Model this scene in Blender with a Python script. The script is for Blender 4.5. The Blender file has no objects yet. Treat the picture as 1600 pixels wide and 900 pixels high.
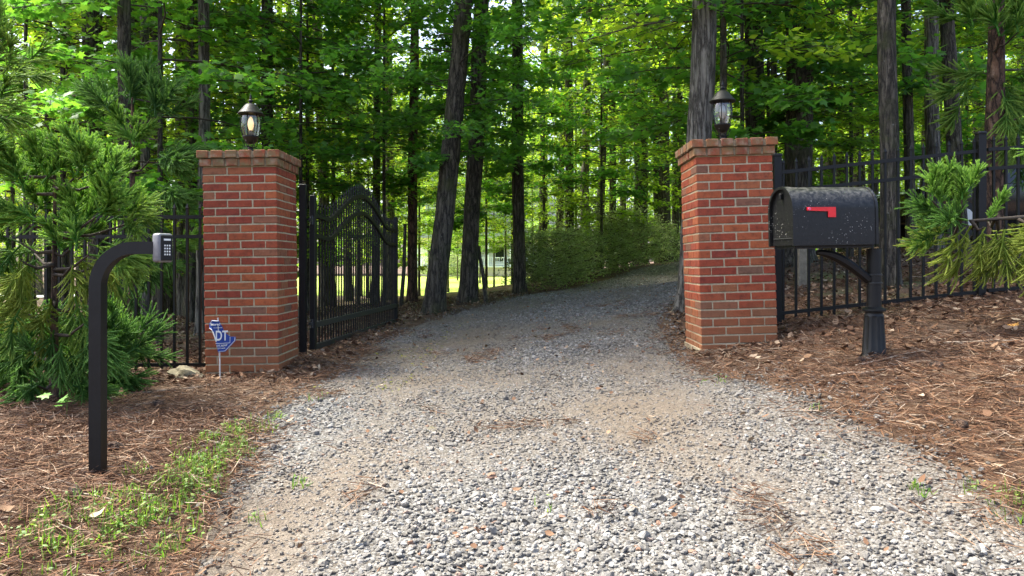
import bpy, bmesh, math, random
import numpy as np
from mathutils import Vector, Matrix
PI = math.pi
SC = bpy.context.scene
COL = SC.collection
F, HZ, EYE = 1200.0, 412.0, 1.0          # focal length (px of a 1600 wide picture), horizon row, eye height

# ------------------------------------------------------------------ camera, sky, sun, exposure
cd = bpy.data.cameras.new('camera'); cam = bpy.data.objects.new('camera', cd); COL.objects.link(cam)
cam.location = (0, 0, EYE); cam.rotation_euler = (PI/2, 0, 0)
cd.sensor_width = 36; cd.lens = 36*F/1600; cd.shift_y = -(450-HZ)/1600
cd.clip_start = .05; cd.clip_end = 2000
SC.camera = cam
SUN_EL, SUN_AZ = math.radians(60), math.radians(-66)      # azimuth from +Y towards +X: high, from the left
w = bpy.data.worlds.new('World'); SC.world = w; w.use_nodes = True
nt = w.node_tree; bgn = nt.nodes['Background']
sky = nt.nodes.new('ShaderNodeTexSky'); sky.sky_type = 'NISHITA'; sky.sun_disc = False
sky.sun_elevation = SUN_EL; sky.sun_rotation = SUN_AZ; sky.dust_density = 5; sky.air_density = .8; sky.ozone_density = 1.2
nt.links.new(sky.outputs[0], bgn.inputs[0]); bgn.inputs[1].default_value = .15
sd = bpy.data.lights.new('sun', 'SUN'); sd.energy = 3.2; sd.angle = math.radians(16); sd.color = (1, .97, .85)
sun = bpy.data.objects.new('sun', sd); COL.objects.link(sun)
sdir = Vector((math.sin(SUN_AZ)*math.cos(SUN_EL), math.cos(SUN_AZ)*math.cos(SUN_EL), math.sin(SUN_EL)))
sun.rotation_euler = sdir.to_track_quat('Z', 'Y').to_euler(); sun.location = (0, 0, 30)
vs = SC.view_settings; vs.view_transform = 'Standard'; vs.look = 'None'; vs.exposure = 2.2; vs.gamma = 1; vs.use_curve_mapping = False
cy = SC.cycles; cy.use_denoising = True; cy.max_bounces = 7; cy.diffuse_bounces = 4; cy.glossy_bounces = 2
cy.transmission_bounces = 4; cy.transparent_max_bounces = 6; cy.caustics_reflective = False; cy.caustics_refractive = False

# ------------------------------------------------------------------ helpers
def P(px, py, Y): return ((px-800)*Y/F, Y, EYE-(py-HZ)*Y/F)
def X(px, Y): return (px-800)*Y/F
def mat(name): 
    m = bpy.data.materials.new(name); m.use_nodes = True
    return m, m.node_tree, m.node_tree.nodes['Principled BSDF']
def N(t, kind, **kw):
    n = t.nodes.new(kind)
    for k, v in kw.items():
        if k in n.inputs.keys() if not hasattr(n, k) else False: n.inputs[k].default_value = v
        elif hasattr(n, k): setattr(n, k, v)
    return n
def L(t, a, b): t.links.new(a, b)
def noise(t, scale, detail=4, rough=.55, vec=None, dim='3D'):
    n = t.nodes.new('ShaderNodeTexNoise'); n.noise_dimensions = dim
    n.inputs['Scale'].default_value = scale; n.inputs['Detail'].default_value = detail; n.inputs['Roughness'].default_value = rough
    if vec is not None: t.links.new(vec, n.inputs['Vector'])
    return n
def ramp(t, fac, stops):
    r = t.nodes.new('ShaderNodeValToRGB'); e = r.color_ramp.elements
    while len(e) < len(stops): e.new(.5)
    for q, (p, c) in zip(e, stops):
        q.position = p; q.color = (*c, 1) if len(c) == 3 else c
    t.links.new(fac, r.inputs[0]); return r
def mix(t, fac, a, b, mode='MIX'):
    m = t.nodes.new('ShaderNodeMix'); m.data_type = 'RGBA'; m.blend_type = mode
    for s, v in ((m.inputs[0], fac), (m.inputs[6], a), (m.inputs[7], b)):
        if hasattr(v, 'is_linked') or hasattr(v, 'links'): t.links.new(v, s)
        elif isinstance(v, (int, float)): s.default_value = v
        else: s.default_value = (*v, 1) if len(v) == 3 else v
    return m.outputs[2]
def bump(t, h, strength, dist, bsdf, prev=None):
    b = t.nodes.new('ShaderNodeBump'); b.inputs['Strength'].default_value = strength; b.inputs['Distance'].default_value = dist
    t.links.new(h, b.inputs['Height'])
    if prev is not None: t.links.new(prev, b.inputs['Normal'])
    t.links.new(b.outputs[0], bsdf.inputs['Normal']); return b.outputs[0]
def gpos(t): return t.nodes.new('ShaderNodeNewGeometry').outputs['Position']
def ocoord(t): return t.nodes.new('ShaderNodeTexCoord').outputs['Object']
def mapping(t, vec, scale):
    m = t.nodes.new('ShaderNodeMapping'); m.inputs['Scale'].default_value = scale; t.links.new(vec, m.inputs[0]); return m.outputs[0]

def tag(o, label=None, cat=None, group=None, kind=None):
    if label: o['label'] = label
    if cat: o['category'] = cat
    if group: o['group'] = group
    if kind: o['kind'] = kind
    return o
def empty(name, loc=(0, 0, 0), rz=0, **kw):
    o = bpy.data.objects.new(name, None); COL.objects.link(o); o.location = loc; o.rotation_euler = (0, 0, rz)
    o.empty_display_size = .1
    return tag(o, **kw)
def mesh_np(name, v, f, smooth=False):
    """v (n,3) array, f (m,k) int array with k fixed, or list of such arrays"""
    me = bpy.data.meshes.new(name)
    fs = f if isinstance(f, list) else [f]
    v = np.asarray(v, np.float32)
    me.vertices.add(len(v)); me.vertices.foreach_set('co', v.ravel())
    loops = np.concatenate([np.asarray(a, np.int32).ravel() for a in fs])
    tot = np.concatenate([np.full(len(a), a.shape[1], np.int32) for a in fs])
    st = np.concatenate([[0], np.cumsum(tot)[:-1]]).astype(np.int32)
    me.loops.add(len(loops)); me.loops.foreach_set('vertex_index', loops)
    me.polygons.add(len(tot)); me.polygons.foreach_set('loop_start', st); me.polygons.foreach_set('loop_total', tot)
    if smooth: me.polygons.foreach_set('use_smooth', np.ones(len(tot), bool))
    me.update(calc_edges=True); me.validate(); return me
def obj(name, me, m=None, parent=None, loc=None, rot=None):
    o = bpy.data.objects.new(name, me); COL.objects.link(o)
    if m is not None and len(me.materials) == 0: me.materials.append(m)
    if parent is not None: o.parent = parent
    if loc is not None: o.location = loc
    if rot is not None: o.rotation_euler = rot
    return o
class B:
    """collects shapes for ONE mesh"""
    def __init__(s): s.bm = bmesh.new()
    def box(s, c, d, rot=None, bev=0, seg=1):
        r = bmesh.ops.create_cube(s.bm, size=1); vs_ = r['verts']
        M = Matrix.Translation(c) @ (rot.to_4x4() if rot else Matrix.Identity(4)) @ Matrix.Diagonal((*d, 1))
        bmesh.ops.transform(s.bm, matrix=M, verts=vs_)
        if bev:
            es = list({e for q in vs_ for e in q.link_edges})
            bmesh.ops.bevel(s.bm, geom=es, offset=bev, segments=seg, affect='EDGES', profile=.5)
        return s
    def tube(s, pts, rad, n=8, cap=True, square=False):
        pts = [Vector(p) for p in pts]; rad = rad if isinstance(rad, (list, tuple)) else [rad]*len(pts)
        rings = []; up = Vector((0, 0, 1))
        t0 = (pts[1]-pts[0]).normalized(); u = t0.orthogonal().normalized()
        if square or True:
            ref = Vector((0, 1, 0)) if abs(t0.y) < .9 else Vector((1, 0, 0))
            u = (ref - t0*ref.dot(t0)).normalized()
        for i, p in enumerate(pts):
            t = (pts[min(i+1, len(pts)-1)]-pts[max(i-1, 0)]).normalized()
            u = (u - t*u.dot(t)).normalized(); v = t.cross(u); ring = []
            for k in range(n):
                a = 2*PI*(k+.5)/n; ring.append(s.bm.verts.new(p+(u*math.cos(a)+v*math.sin(a))*rad[i]))
            rings.append(ring)
        for a, b in zip(rings, rings[1:]):
            for k in range(n): s.bm.faces.new((a[k], a[(k+1) % n], b[(k+1) % n], b[k]))
        if cap: s.bm.faces.new(rings[0][::-1]); s.bm.faces.new(rings[-1])
        return s
    def lathe(s, prof, n=16, c=(0, 0, 0), fl=None):
        """prof: (r, z) list; fl(a) multiplies the radius"""
        c = Vector(c); rings = []
        for r, z in prof:
            rings.append([s.bm.verts.new(c+Vector((r*math.cos(2*PI*k/n)*(fl(k, z) if fl else 1), r*math.sin(2*PI*k/n)*(fl(k, z) if fl else 1), z))) for k in range(n)])
        for a, b in zip(rings, rings[1:]):
            for k in range(n): s.bm.faces.new((a[k], a[(k+1) % n], b[(k+1) % n], b[k]))
        s.bm.faces.new(rings[0][::-1]); s.bm.faces.new(rings[-1]); return s
    def prism(s, poly, axis_from, axis_to):
        """poly: list of 3D points offset by two vectors"""
        a = [s.bm.verts.new(Vector(p)+Vector(axis_from)) for p in poly]; b = [s.bm.verts.new(Vector(p)+Vector(axis_to)) for p in poly]
        n = len(a)
        for k in range(n): s.bm.faces.new((a[k], a[(k+1) % n], b[(k+1) % n], b[k]))
        s.bm.faces.new(a[::-1]); s.bm.faces.new(b); return s
    def mesh(s, name, smooth=False, ang=None):
        bmesh.ops.recalc_face_normals(s.bm, faces=s.bm.faces)
        me = bpy.data.meshes.new(name); s.bm.to_mesh(me); s.bm.free()
        if smooth:
            me.polygons.foreach_set('use_smooth', np.ones(len(me.polygons), bool))
            if ang: me.set_sharp_from_angle(angle=math.radians(ang))
        return me
    def build(s, name, m, parent=None, loc=None, rot=None, smooth=False, ang=35):
        return obj(name, s.mesh(name, smooth, ang), m, parent, loc, rot)
def copy_tree(o, parent=None):
    c = o.copy(); COL.objects.link(c); c.parent = parent
    for ch in [q for q in o.children]: copy_tree(ch, c)
    return c

# 2D value noise (numpy)
_rs = np.random.RandomState(5); _tab = _rs.rand(256, 256)
def vnoise(x, y):
    x = np.asarray(x, float); y = np.asarray(y, float)
    xi = np.floor(x).astype(int); yi = np.floor(y).astype(int); fx = x-xi; fy = y-yi
    fx = fx*fx*(3-2*fx); fy = fy*fy*(3-2*fy)
    a = _tab[xi & 255, yi & 255]; b = _tab[(xi+1) & 255, yi & 255]; c = _tab[xi & 255, (yi+1) & 255]; d = _tab[(xi+1) & 255, (yi+1) & 255]
    return (a*(1-fx)+b*fx)*(1-fy)+(c*(1-fx)+d*fx)*fy
def fbm(x, y, o=4):
    s = 0; a = .5
    for k in range(o): s = s+a*(vnoise(x*2**k+17*k, y*2**k+5*k)-.5); a *= .5
    return s

# ------------------------------------------------------------------ terrain: heights through surveyed points
CP = np.array([
 (-2.2,6.3,.075),(-1.82,3.4,.07),(-3.2,4.5,.06),(-5,6.3,.07),(-3,2.2,-.02),(-1,2.3,-.1),(.3,2.3,-.12),(2,2.4,.05),(0,0,-.38),(-4,0,-.3),(4,0,-.15),
 (0,4.3,.1),(0,6.3,.17),(0,8.6,.26),(-1.8,7.1,.14),(-1.6,10.4,.2),(-1.17,11.2,.26),(-.72,12.6,.32),(.15,14.7,.4),(-1.96,15.1,.2),
 (1.75,6.3,.32),(2.16,4.55,.39),(3.2,3.4,.42),(4,5,.55),(2.5,6.6,.49),(4.6,6.6,.74),(6.5,6.6,.86),(2.1,8.8,.45),(4.2,11.3,.95),(4.6,8.5,.8),(7.5,12,1.2),(9,16,1.5),(13,16,1.6),(12,8,1.1),
 (3.5,20,.9),(6,20,1.0),(6,27,1.12),(9.5,27,1.12),(2,24,.7),(14,30,1.1),(3,15,.6),(5.5,16,.95),
 (-5.5,11.5,-.06),(-4.5,9,.0),(-8,15,-.15),(-6,20,-.2),(-3,22,-.05),(-3,30,-.33),(0,32,-.3),(-10,30,-.35),(-14,20,-.3),(-14,8,-.05),(-14,34,-.35),(4,34,.2),(14,36,1.0)])
_c = .9
def _phi(r): return np.sqrt(r*r+_c*_c)
_A = _phi(np.hypot(CP[:, None, 0]-CP[None, :, 0], CP[:, None, 1]-CP[None, :, 1]))
_n = len(CP); _M = np.zeros((_n+1, _n+1)); _M[:_n, :_n] = _A; _M[_n, :_n] = 1; _M[:_n, _n] = 1
_W = np.linalg.solve(_M, np.concatenate([CP[:, 2], [0]]))
def G(x, y):
    x = np.asarray(x, float); y = np.asarray(y, float); sh = x.shape
    xc = np.clip(x, -14, 14).ravel(); yc = np.clip(y, 0, 36).ravel(); out = np.empty(len(xc))
    for s in range(0, len(xc), 20000):
        e = slice(s, s+20000)
        out[e] = _phi(np.hypot(xc[e, None]-CP[None, :, 0], yc[e, None]-CP[None, :, 1])) @ _W[:_n]+_W[_n]
    out = out.reshape(sh)
    far = np.clip((y-36)/20, 0, 1); tgt = np.where(x > 0, np.minimum(-.33+np.maximum(x-6, 0)*.09, 1.5), -.33)
    out = out*(1-far)+tgt*far
    return out+fbm(x*.9, y*.9, 3)*.05
def g(x, y): return float(G(np.array([x]), np.array([y]))[0])
# the drive's edges, y -> x
DL = np.array([(-3,-2.6),(1.2,-1.6),(2.4,-1.12),(3.2,-1.25),(4.6,-1.52),(5.6,-1.5),(6.8,-1.42),(8.5,-1.4),(10,-1.2),(11.3,-.75),(13,-.1),(14.7,.55),(17,1.8),(20,3.4),(24,5.3),(27,6.7),(32,9),(40,13)])
DR = np.array([(-3,3.6),(1.2,2.5),(2.5,1.95),(3.2,1.85),(4.4,1.62),(5.2,1.36),(6.0,1.36),(7,1.5),(8.2,1.62),(9.6,2.0),(12,3.1),(14,4.2),(17,6),(20,7.9),(24,9.8),(27,11.3),(32,13.5),(40,17.5)])
def dl(y): return np.interp(y, DL[:, 0], DL[:, 1])+.16*fbm(np.asarray(y)*1.3, np.zeros_like(y)+3.3)
def dr(y): return np.interp(y, DR[:, 0], DR[:, 1])+.16*fbm(np.asarray(y)*1.3, np.zeros_like(y)+9.1)
def inside(x, y): return np.minimum(x-dl(y), dr(y)-x)      # >0 on the drive

def dustf(x, y):
    x = np.asarray(x, float); y = np.asarray(y, float)
    d = .5+1.5*fbm(x*.8+3, y*.7, 4)+.45*np.exp(-((x+.35)/.7)**2-((y-8)/2.2)**2)+.3*np.exp(-((x+.75)/.28)**2)*np.clip((7-y)/3, 0, 1)+.22*np.exp(-((x-.95)/.3)**2)*np.clip((9-y)/3, 0, 1)-.25*np.exp(-((x-.7)/.8)**2-((y-2.4)/1.2)**2)
    return np.clip(d-.12+.25*np.clip(.35-inside(x, y), 0, .35), 0, 1)
# ------------------------------------------------------------------ ground materials
def mat_forest_floor():
    m, t, b = mat('forest_floor'); p = gpos(t)
    big = noise(t, .9, 4, .6, p); fine = noise(t, 28, 5, .75, p)
    v = t.nodes.new('ShaderNodeTexVoronoi'); v.inputs['Scale'].default_value = 16; L(t, p, v.inputs['Vector'])
    c1 = ramp(t, v.outputs['Color'], [(0, (.07, .032, .016)), (.35, (.16, .075, .035)), (.7, (.26, .14, .075)), (1, (.36, .25, .16))])
    c2 = ramp(t, fine.outputs[0], [(.3, (.045, .02, .01)), (.5, (.17, .075, .033)), (.72, (.3, .17, .09))])
    c = mix(t, big.outputs[0], c1.outputs[0], c2.outputs[0]); c = mix(t, 1., c, (.42, .46, .48), 'MULTIPLY')
    gr = ramp(t, noise(t, .35, 3, .6, p).outputs[0], [(.58, (0, 0, 0)), (.72, (1, 1, 1))])
    c = mix(t, gr.outputs[0], c, (.1, .11, .03)); 
    L(t, c, b.inputs['Base Color']); b.inputs['Roughness'].default_value = .95
    n1 = bump(t, fine.outputs[0], .8, .02, b); bump(t, v.outputs['Distance'], .6, .03, b, n1)
    return m
def mat_gravel_base():
    m, t, b = mat('gravel_bed'); p = gpos(t)
    v = t.nodes.new('ShaderNodeTexVoronoi'); v.inputs['Scale'].default_value = 80; L(t, p, v.inputs['Vector'])
    st = ramp(t, v.outputs['Color'], [(0, (.075, .072, .068)), (.4, (.14, .136, .128)), (.75, (.21, .205, .195)), (1, (.29, .284, .27))])
    gap = ramp(t, v.outputs['Distance'], [(.35, (1, 1, 1)), (.75, (.25, .22, .19))])
    c = mix(t, 1., st.outputs[0], gap.outputs[0], 'MULTIPLY')
    da = t.nodes.new('ShaderNodeAttribute'); da.attribute_name = 'dust'; d = ramp(t, da.outputs['Fac'], [(.3, (.1, .1, .1)), (.8, (1, 1, 1))])
    dust = ramp(t, noise(t, 30, 4, .7, p).outputs[0], [(.3, (.065, .047, .032)), (.7, (.15, .12, .09))])
    c = mix(t, d.outputs[0], c, dust.outputs[0])
    ms = ramp(t, noise(t, 1.6, 5, .7, p).outputs[0], [(.66, (0, 0, 0)), (.74, (1, 1, 1))])
    c = mix(t, ms.outputs[0], c, (.13, .12, .03))
    L(t, c, b.inputs['Base Color']); b.inputs['Roughness'].default_value = .92
    n1 = bump(t, v.outputs['Distance'], .8, -.008, b); bump(t, noise(t, 160, 3, .7, p).outputs[0], .6, .006, b, n1); return m
def mat_stone():
    m, t, b = mat('gravel_stone'); p = gpos(t)
    r = t.nodes.new('ShaderNodeObjectInfo').outputs['Random']
    c = ramp(t, r, [(0, (.072, .069, .064)), (.3, (.12, .115, .108)), (.6, (.17, .164, .155)), (.85, (.235, .228, .215)), (.96, (.32, .314, .298)), (.985, (.2, .11, .07))])
    c.color_ramp.interpolation = 'LINEAR'
    da = t.nodes.new('ShaderNodeAttribute'); da.attribute_type = 'INSTANCER'; da.attribute_name = 'dust'; d = ramp(t, da.outputs['Fac'], [(.25, (.08, .08, .08)), (.85, (.72, .72, .72))])
    c2 = mix(t, d.outputs[0], c.outputs[0], (.155, .128, .1))
    c3 = mix(t, .35, c2, ramp(t, noise(t, 120, 3, .6, p).outputs[0], [(.3, (.35, .35, .35)), (.7, (1, 1, 1))]).outputs[0], 'MULTIPLY')
    L(t, c3, b.inputs['Base Color']); b.inputs['Roughness'].default_value = .85; return m
def mat_simple(name, col, rough=.5, metal=0, nscale=None, namt=.25, bmp=0):
    m, t, b = mat(name); b.inputs['Base Color'].default_value = (*col, 1); b.inputs['Roughness'].default_value = rough; b.inputs['Metallic'].default_value = metal
    if nscale:
        n = noise(t, nscale, 5, .65, ocoord(t)); lo = tuple(c*(1-namt) for c in col); hi = tuple(min(1, c*(1+namt)) for c in col)
        L(t, ramp(t, n.outputs[0], [(.3, lo), (.7, hi)]).outputs[0], b.inputs['Base Color'])
        if bmp: bump(t, n.outputs[0], bmp, .01, b)
    return m
def mat_random(name, stops, rough=.9, transl=0, tcol=None, objrand=0):
    """colour per loose piece (needle, leaf, blade)"""
    m, t, b = mat(name)
    r = t.nodes.new('ShaderNodeNewGeometry').outputs['Random Per Island']
    if objrand:
        oi = t.nodes.new('ShaderNodeObjectInfo').outputs['Random']; mm = t.nodes.new('ShaderNodeMath'); mm.operation = 'MULTIPLY_ADD'
        L(t, oi, mm.inputs[0]); mm.inputs[1].default_value = objrand; 
        m2 = t.nodes.new('ShaderNodeMath'); m2.operation = 'MULTIPLY'; L(t, r, m2.inputs[0]); m2.inputs[1].default_value = 1-objrand
        L(t, m2.outputs[0], mm.inputs[2]); r = mm.outputs[0]
    c = ramp(t, r, stops).outputs[0]; L(t, c, b.inputs['Base Color']); b.inputs['Roughness'].default_value = rough
    if transl:
        tr = t.nodes.new('ShaderNodeBsdfTranslucent'); mx = t.nodes.new('ShaderNodeMixShader'); mx.inputs[0].default_value = transl
        L(t, mix(t, 1., c, tcol, 'MULTIPLY'), tr.inputs[0])
        out = t.nodes['Material Output']; L(t, b.outputs[0], mx.inputs[1]); L(t, tr.outputs[0], mx.inputs[2]); L(t, mx.outputs[0], out.inputs[0])
    return m
M = {}
M['floor'] = mat_forest_floor(); M['gravel'] = mat_gravel_base(); M['stone'] = mat_stone()
M['needle'] = mat_random('pine_straw', [(0, (.032, .013, .006)), (.35, (.095, .039, .015)), (.65, (.155, .073, .032)), (.9, (.22, .14, .085)), (1, (.31, .25, .19))])
M['litter'] = mat_random('dead_leaves', [(0, (.045, .022, .011)), (.4, (.115, .056, .027)), (.75, (.2, .12, .068)), (1, (.32, .245, .17))])
M['grass'] = mat_random('grass', [(0, (.06, .13, .018)), (.6, (.12, .22, .03)), (1, (.23, .29, .06))], .6, .35, (1.5, 1.7, .8))
M['moss'] = mat_random('moss', [(0, (.09, .1, .015)), (1, (.22, .22, .03))])
def leafmat(name, stops, tcol, tr=.45, rnd=.35): return mat_random(name, stops, .5, tr, tcol, rnd)
M['leaf'] = leafmat('leaf_green', [(0, (.05, .13, .025)), (.45, (.11, .22, .03)), (.8, (.2, .31, .045)), (1, (.29, .36, .06))], (2.9, 2.5, .9), .58, .5)
M['leaf_maple'] = leafmat('leaf_maple', [(0, (.045, .13, .03)), (.6, (.08, .21, .045)), (1, (.14, .28, .04))], (2.4, 2.4, 1.0), .52)
M['leaf_canopy'] = leafmat('leaf_canopy', [(0, (.07, .15, .02)), (.6, (.14, .25, .03)), (1, (.22, .32, .045))], (2.8, 2.4, .9), .58)
M['leaf_far'] = leafmat('leaf_far', [(0, (.08, .17, .025)), (.6, (.15, .28, .04)), (1, (.25, .36, .06))], (2.2, 2.1, .9), .5, 0)
M['leaf_shrub'] = leafmat('leaf_shrub', [(0, (.1, .16, .055)), (.6, (.2, .27, .11)), (1, (.36, .41, .23))], (1.8, 1.8, 1.0), .45)
M['cedar'] = leafmat('cedar_needles', [(0, (.04, .15, .02)), (.55, (.09, .26, .03)), (1, (.2, .38, .045))], (1.8, 1.9, .8), .3, .75)
M['cedar_pale'] = leafmat('cedar_needles_pale', [(0, (.13, .22, .025)), (1, (.34, .42, .06))], (1.8, 1.9, .8), .3, .5)
def mat_bark(name, a, b_, c, vs_=9, stretch=.12, moss=0):
    m, t, b = mat(name); oc = ocoord(t); mp = mapping(t, oc, (1, 1, stretch))
    n = noise(t, vs_*3, 6, .7, mp); v = t.nodes.new('ShaderNodeTexVoronoi'); v.feature = 'DISTANCE_TO_EDGE'; v.inputs['Scale'].default_value = vs_*1.9
    wv = mix(t, .12, mp, n.outputs['Color'], 'ADD'); L(t, wv, v.inputs['Vector'])
    col = ramp(t, n.outputs[0], [(.28, a), (.52, b_), (.75, c)]).outputs[0]
    cr = ramp(t, v.outputs[0], [(0, (.1, .09, .08)), (.2, (1, 1, 1))]); col = mix(t, 1., col, cr.outputs[0], 'MULTIPLY')
    if moss:
        f = ramp(t, noise(t, 3, 4, .6, oc).outputs[0], [(.5, (0, 0, 0)), (.7, (moss, moss, moss))]); col = mix(t, f.outputs[0], col, (.07, .085, .02))
    lic = ramp(t, noise(t, 26, 3, .6, oc).outputs[0], [(.68, (0, 0, 0)), (.74, (.5, .5, .5))]); col = mix(t, lic.outputs[0], col, (.3, .31, .27))
    L(t, col, b.inputs['Base Color']); b.inputs['Roughness'].default_value = .95
    n1 = bump(t, v.outputs[0], 1., .05, b); bump(t, n.outputs[0], .7, .02, b, n1); return m
M['bark_dark'] = mat_bark('bark_dark', (.038, .032, .023), (.12, .103, .077), (.26, .225, .175), 9, .16, .6)
M['bark_grey'] = mat_bark('bark_grey', (.09, .083, .068), (.24, .22, .18), (.42, .39, .33), 9, .09, .2)
M['bark_pine'] = mat_bark('bark_pine', (.05, .028, .018), (.16, .09, .055), (.28, .19, .13), 7, .3)
M['twig'] = mat_simple('twig_wood', (.05, .037, .026), .9, 0, 30, .4)

# ------------------------------------------------------------------ ground, driveway, lawn, road
def axis(lo, hi, step, far, gr=1.22):
    a = list(np.arange(lo, hi+1e-6, step)); s = step; x = hi
    while x < far: s *= gr; x += s; a.append(x)
    s = step; x = lo; pre = []
    while x > -far: s *= gr; x -= s; pre.append(x)
    return np.array(pre[::-1]+a)
def grid(xs, ys, zf):
    xx, yy = np.meshgrid(xs, ys); zz = zf(xx, yy); nx, ny = len(xs), len(ys)
    v = np.stack([xx, yy, zz], -1).reshape(-1, 3); i = np.arange(nx*ny).reshape(ny, nx)
    f = np.stack([i[:-1, :-1], i[:-1, 1:], i[1:, 1:], i[1:, :-1]], -1).reshape(-1, 4); return v, f
gx, gy = axis(-5, 6, .1, 420), axis(1, 15, .1, 420)
def gz(x, y):
    d = inside(x, y); lawn = ((y > 33) & (y < 84) & (x > -24) & (x < 3.5))
    return G(x, y)-.035*np.clip(d/.12, 0, 1)+.02*np.clip(-d/.3, 0, 1)*(1+3.5*fbm(x*3, y*3, 4))-.05*lawn
v, f = grid(gx, gy, gz); tag(obj('ground', mesh_np('ground', v, f, True), M['floor']), kind='structure')
ty = np.concatenate([np.arange(-3, 14, .08), np.arange(14, 40, .25)]); tu = np.linspace(0, 1, 42)
yy, uu = np.meshgrid(ty, tu, indexing='ij'); xl, xr = dl(ty), dr(ty); xx = xl[:, None]+(xr-xl)[:, None]*uu
e = np.minimum(uu, 1-uu)*(xr-xl)[:, None]
zz = G(xx, yy)+.004-.03*np.clip(1-e/.1, 0, 1)+.012*fbm(xx*5, yy*5, 3)
v = np.stack([xx, yy, zz], -1).reshape(-1, 3); i = np.arange(len(v)).reshape(len(ty), len(tu))
f = np.stack([i[:-1, :-1], i[:-1, 1:], i[1:, 1:], i[1:, :-1]], -1).reshape(-1, 4)
dw = mesh_np('driveway', v, f, True); at = dw.attributes.new('dust', 'FLOAT', 'POINT'); at.data.foreach_set('value', dustf(v[:, 0], v[:, 1]).astype(np.float32)); tag(obj('driveway', dw, M['gravel']), kind='structure')
m, t, b = mat('lawn'); n = noise(t, 3, 6, .7, gpos(t)); L(t, ramp(t, n.outputs[0], [(.3, (.17, .26, .025)), (.7, (.34, .42, .05))]).outputs[0], b.inputs['Base Color']); b.inputs['Roughness'].default_value = .9
bump(t, noise(t, 40, 4, .7, gpos(t)).outputs[0], .6, .03, b); M['lawn'] = m
v, f = grid(np.linspace(-23, 3, 40), np.linspace(33.5, 83, 60), lambda x, y: G(x, y)+.0); tag(obj('lawn', mesh_np('lawn', v, f, True), M['lawn']), kind='structure')
M['road'] = mat_simple('pale_road', (.45, .44, .42), .9, 0, 6, .2)
v, f = grid(np.linspace(-34, -11.5, 30), np.linspace(29.5, 32.6, 6), lambda x, y: G(x, y)+.06); tag(obj('road', mesh_np('road', v, f, True), M['road']), kind='structure')

# ------------------------------------------------------------------ scattered ground cover
rng = np.random.RandomState(11)
def rotmats(yaw, pitch, roll):
    cy_, sy = np.cos(yaw), np.sin(yaw); cp, sp = np.cos(pitch), np.sin(pitch); cr, sr = np.cos(roll), np.sin(roll); o = np.zeros_like(yaw); l = o+1
    Rz = np.stack([np.stack([cy_, -sy, o], -1), np.stack([sy, cy_, o], -1), np.stack([o, o, l], -1)], -2)
    Ry = np.stack([np.stack([cp, o, sp], -1), np.stack([o, l, o], -1), np.stack([-sp, o, cp], -1)], -2)
    Rx = np.stack([np.stack([l, o, o], -1), np.stack([o, cr, -sr], -1), np.stack([o, sr, cr], -1)], -2)
    return Rz @ Ry @ Rx
def place(tv, tf, pos, R, s):
    """copies of a template (k,3) at n positions -> one vertex and face array"""
    n, k = len(pos), len(tv); s = np.asarray(s); s = s[:, None, None] if s.ndim == 1 else s[:, None, :]
    v = np.einsum('nij,nkj->nki', R, tv[None]*s)+pos[:, None, :]
    f = (tf[None]+(np.arange(n)*k)[:, None, None]).reshape(-1, tf.shape[1]); return v.reshape(-1, 3), f
NEEDLE = np.array([(-.5, -.5, 0), (-.5, .5, 0), (0, .5, .05), (0, -.5, .05), (.5, 0, 0)]); NF = np.array([(0, 3, 2), (0, 2, 1), (3, 4, 2)])
MAPLE2 = [(0, -.5), (.1, -.28), (.42, -.3), (.3, -.08), (.5, .12), (.22, .14), (.0, .55), (-.22, .14), (-.5, .12), (-.3, -.08), (-.42, -.3), (-.1, -.28)]
MAPLE = np.array([(0, -.05, 0)]+[(x, y, -.12*(abs(x)+.4*abs(y))) for x, y in MAPLE2]); MF = np.array([(0, 1+k, 1+(k+1) % 12) for k in range(12)])
OVAL = np.array([(0, -.5, -.04), (.27, -.1, -.07), (.2, .25, -.07), (0, .55, -.1), (-.2, .25, -.07), (-.27, -.1, -.07), (0, 0, .03)]); OF = np.array([(6, k, (k+1) % 6) for k in range(6)])
RHOMB = np.array([(0, -.5, 0), (.3, 0, -.08), (0, .55, -.05), (-.3, 0, -.08)]); RF = np.array([(0, 1, 2), (0, 2, 3)])
CURL = np.array([(-.5, 0, .12), (-.2, -.3, .02), (.2, -.27, .05), (.55, 0, .22), (.2, .27, .1), (-.2, .3, .16), (0, 0, 0)]); CF = np.array([(6, k, (k+1) % 6) for k in range(6)])

def scatter(n, xr_, yr_, keep, near=True):
    y = yr_[0]+(yr_[1]-yr_[0])*rng.rand(n)**(1.5 if near else 1); x = xr_[0]+(xr_[1]-xr_[0])*rng.rand(n); k = keep(x, y); return x[k], y[k]
def view(x, y, mrg=.6): return np.abs(x) < y*.68+mrg
def off(d): return lambda x, y: view(x, y, 2.2) & (rng.rand(len(x)) < 1/(1+np.exp((inside(x, y)-.03-.6*fbm(x*2.2, y*2.2, 3))/.09)))
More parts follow.
